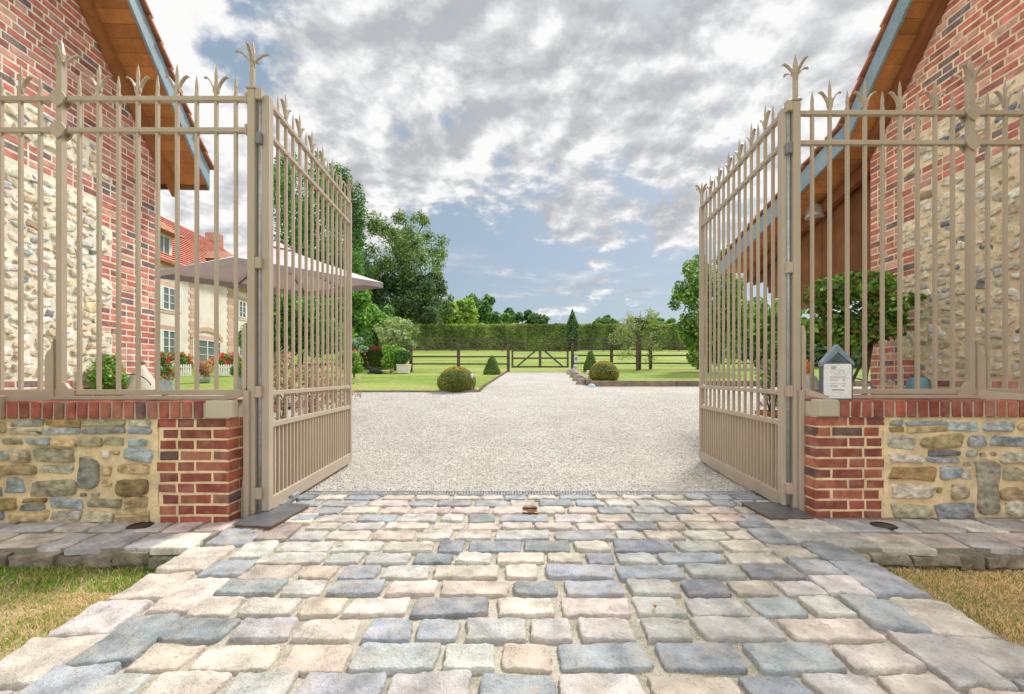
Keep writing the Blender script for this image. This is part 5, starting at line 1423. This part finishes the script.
out=nt.nodes.new('ShaderNodeOutputWorld'); bg=nt.nodes.new('ShaderNodeBackground')
sky=nt.nodes.new('ShaderNodeTexSky'); sky.sky_type='NISHITA'; sky.sun_disc=False; sky.sun_elevation=SEL; sky.sun_rotation=SAZ; sky.dust_density=2.0; sky.air_density=1.0
tc=nt.nodes.new('ShaderNodeTexCoord'); sp=nt.nodes.new('ShaderNodeSeparateXYZ'); L(nt,tc.outputs['Generated'],sp.inputs[0])
dx_,dy_,dz_=sp.outputs
zz=mathn(nt,'MAXIMUM',dz_,0.0); den=mathn(nt,'ADD',zz,.30)
cb=nt.nodes.new('ShaderNodeCombineXYZ'); L(nt,mathn(nt,'DIVIDE',dx_,den),cb.inputs[0]); L(nt,mathn(nt,'DIVIDE',dy_,den),cb.inputs[1]); cb.inputs[2].default_value=.37
n1=noise(nt,3.9,10,.60,cb.outputs[0],.12); n0=noise(nt,.9,3,.5,cb.outputs[0])
ad=nt.nodes.new('ShaderNodeVectorMath'); ad.operation='ADD'; L(nt,cb.outputs[0],ad.inputs[0]); ad.inputs[1].default_value=(.030,.038,0)
n2=noise(nt,3.9,6,.56,ad.outputs[0],.12)
az=mathn(nt,'DIVIDE',dx_,mathn(nt,'MAXIMUM',mathn(nt,'ABSOLUTE',dy_),.05))
def sstep(x,a,b):
    m=nt.nodes.new('ShaderNodeMapRange'); m.interpolation_type='SMOOTHSTEP'; L(nt,x,m.inputs[0]); m.inputs[1].default_value=a; m.inputs[2].default_value=b; return m.outputs[0]
hi=sstep(mathn(nt,'ADD',dz_,mathn(nt,'MULTIPLY',az,.12)),.25,.38)
lf=sstep(az,-.12,-.40)
cover=mathn(nt,'MAXIMUM',hi,lf)
dens=mathn(nt,'ADD',n1,mathn(nt,'ADD',mathn(nt,'MULTIPLY',mathn(nt,'SUBTRACT',cover,.5),.20),mathn(nt,'MULTIPLY',lf,.07)))
dens=mathn(nt,'ADD',dens,mathn(nt,'MULTIPLY',mathn(nt,'SUBTRACT',n0,.5),.16))
mask=sstep(dens,.47,.585)
mp=nt.nodes.new('ShaderNodeMapping'); L(nt,tc.outputs['Generated'],mp.inputs['Vector']); mp.inputs['Scale'].default_value=(2.2,2.2,13)
mp.inputs['Location'].default_value=(.3,0,.4)
ns=noise(nt,1.6,7,.6,mp.outputs[0],.3); low=mathn(nt,'MULTIPLY',sstep(ns,.50,.66),mathn(nt,'SUBTRACT',1.0,sstep(dz_,.17,.30)))
mask=mathn(nt,'MAXIMUM',mask,mathn(nt,'MULTIPLY',low,.8))
rel=mathn(nt,'SUBTRACT',n1,n2)
br=mathn(nt,'ADD',mathn(nt,'MULTIPLY',rel,3.4),.60)
br=mathn(nt,'ADD',br,mathn(nt,'MULTIPLY',mathn(nt,'SUBTRACT',n0,.5),-.6))
gl=sstep(mathn(nt,'ADD',mathn(nt,'MULTIPLY',mathn(nt,'SUBTRACT',az,.62),mathn(nt,'SUBTRACT',az,.62)),mathn(nt,'MULTIPLY',mathn(nt,'SUBTRACT',dz_,.42),mathn(nt,'SUBTRACT',dz_,.42))),.10,.0)
br=mathn(nt,'ADD',br,mathn(nt,'MULTIPLY',gl,.22))
br=mathn(nt,'ADD',br,mathn(nt,'MULTIPLY',lf,.12))
ccol=ramp(nt,br,[(.28,(.50,.52,.545)),(.55,(.66,.67,.685)),(.85,(.97,.97,.965))])
skyc=nt.nodes.new('ShaderNodeVectorMath'); skyc.operation='SCALE'; L(nt,sky.outputs[0],skyc.inputs[0]); skyc.inputs['Scale'].default_value=.10
veil=mixc(nt,.6,skyc.outputs[0],(.40,.52,.63))
fin=mixc(nt,mask,veil,ccol)
# the half of the sky behind the camera is brightened as added fill light
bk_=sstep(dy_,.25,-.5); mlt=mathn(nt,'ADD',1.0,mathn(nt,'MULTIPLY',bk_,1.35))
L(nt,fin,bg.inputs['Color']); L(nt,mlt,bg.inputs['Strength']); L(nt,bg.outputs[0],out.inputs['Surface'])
scene.view_settings.view_transform='Standard'; scene.view_settings.look='None'; scene.view_settings.exposure=0; scene.view_settings.gamma=1
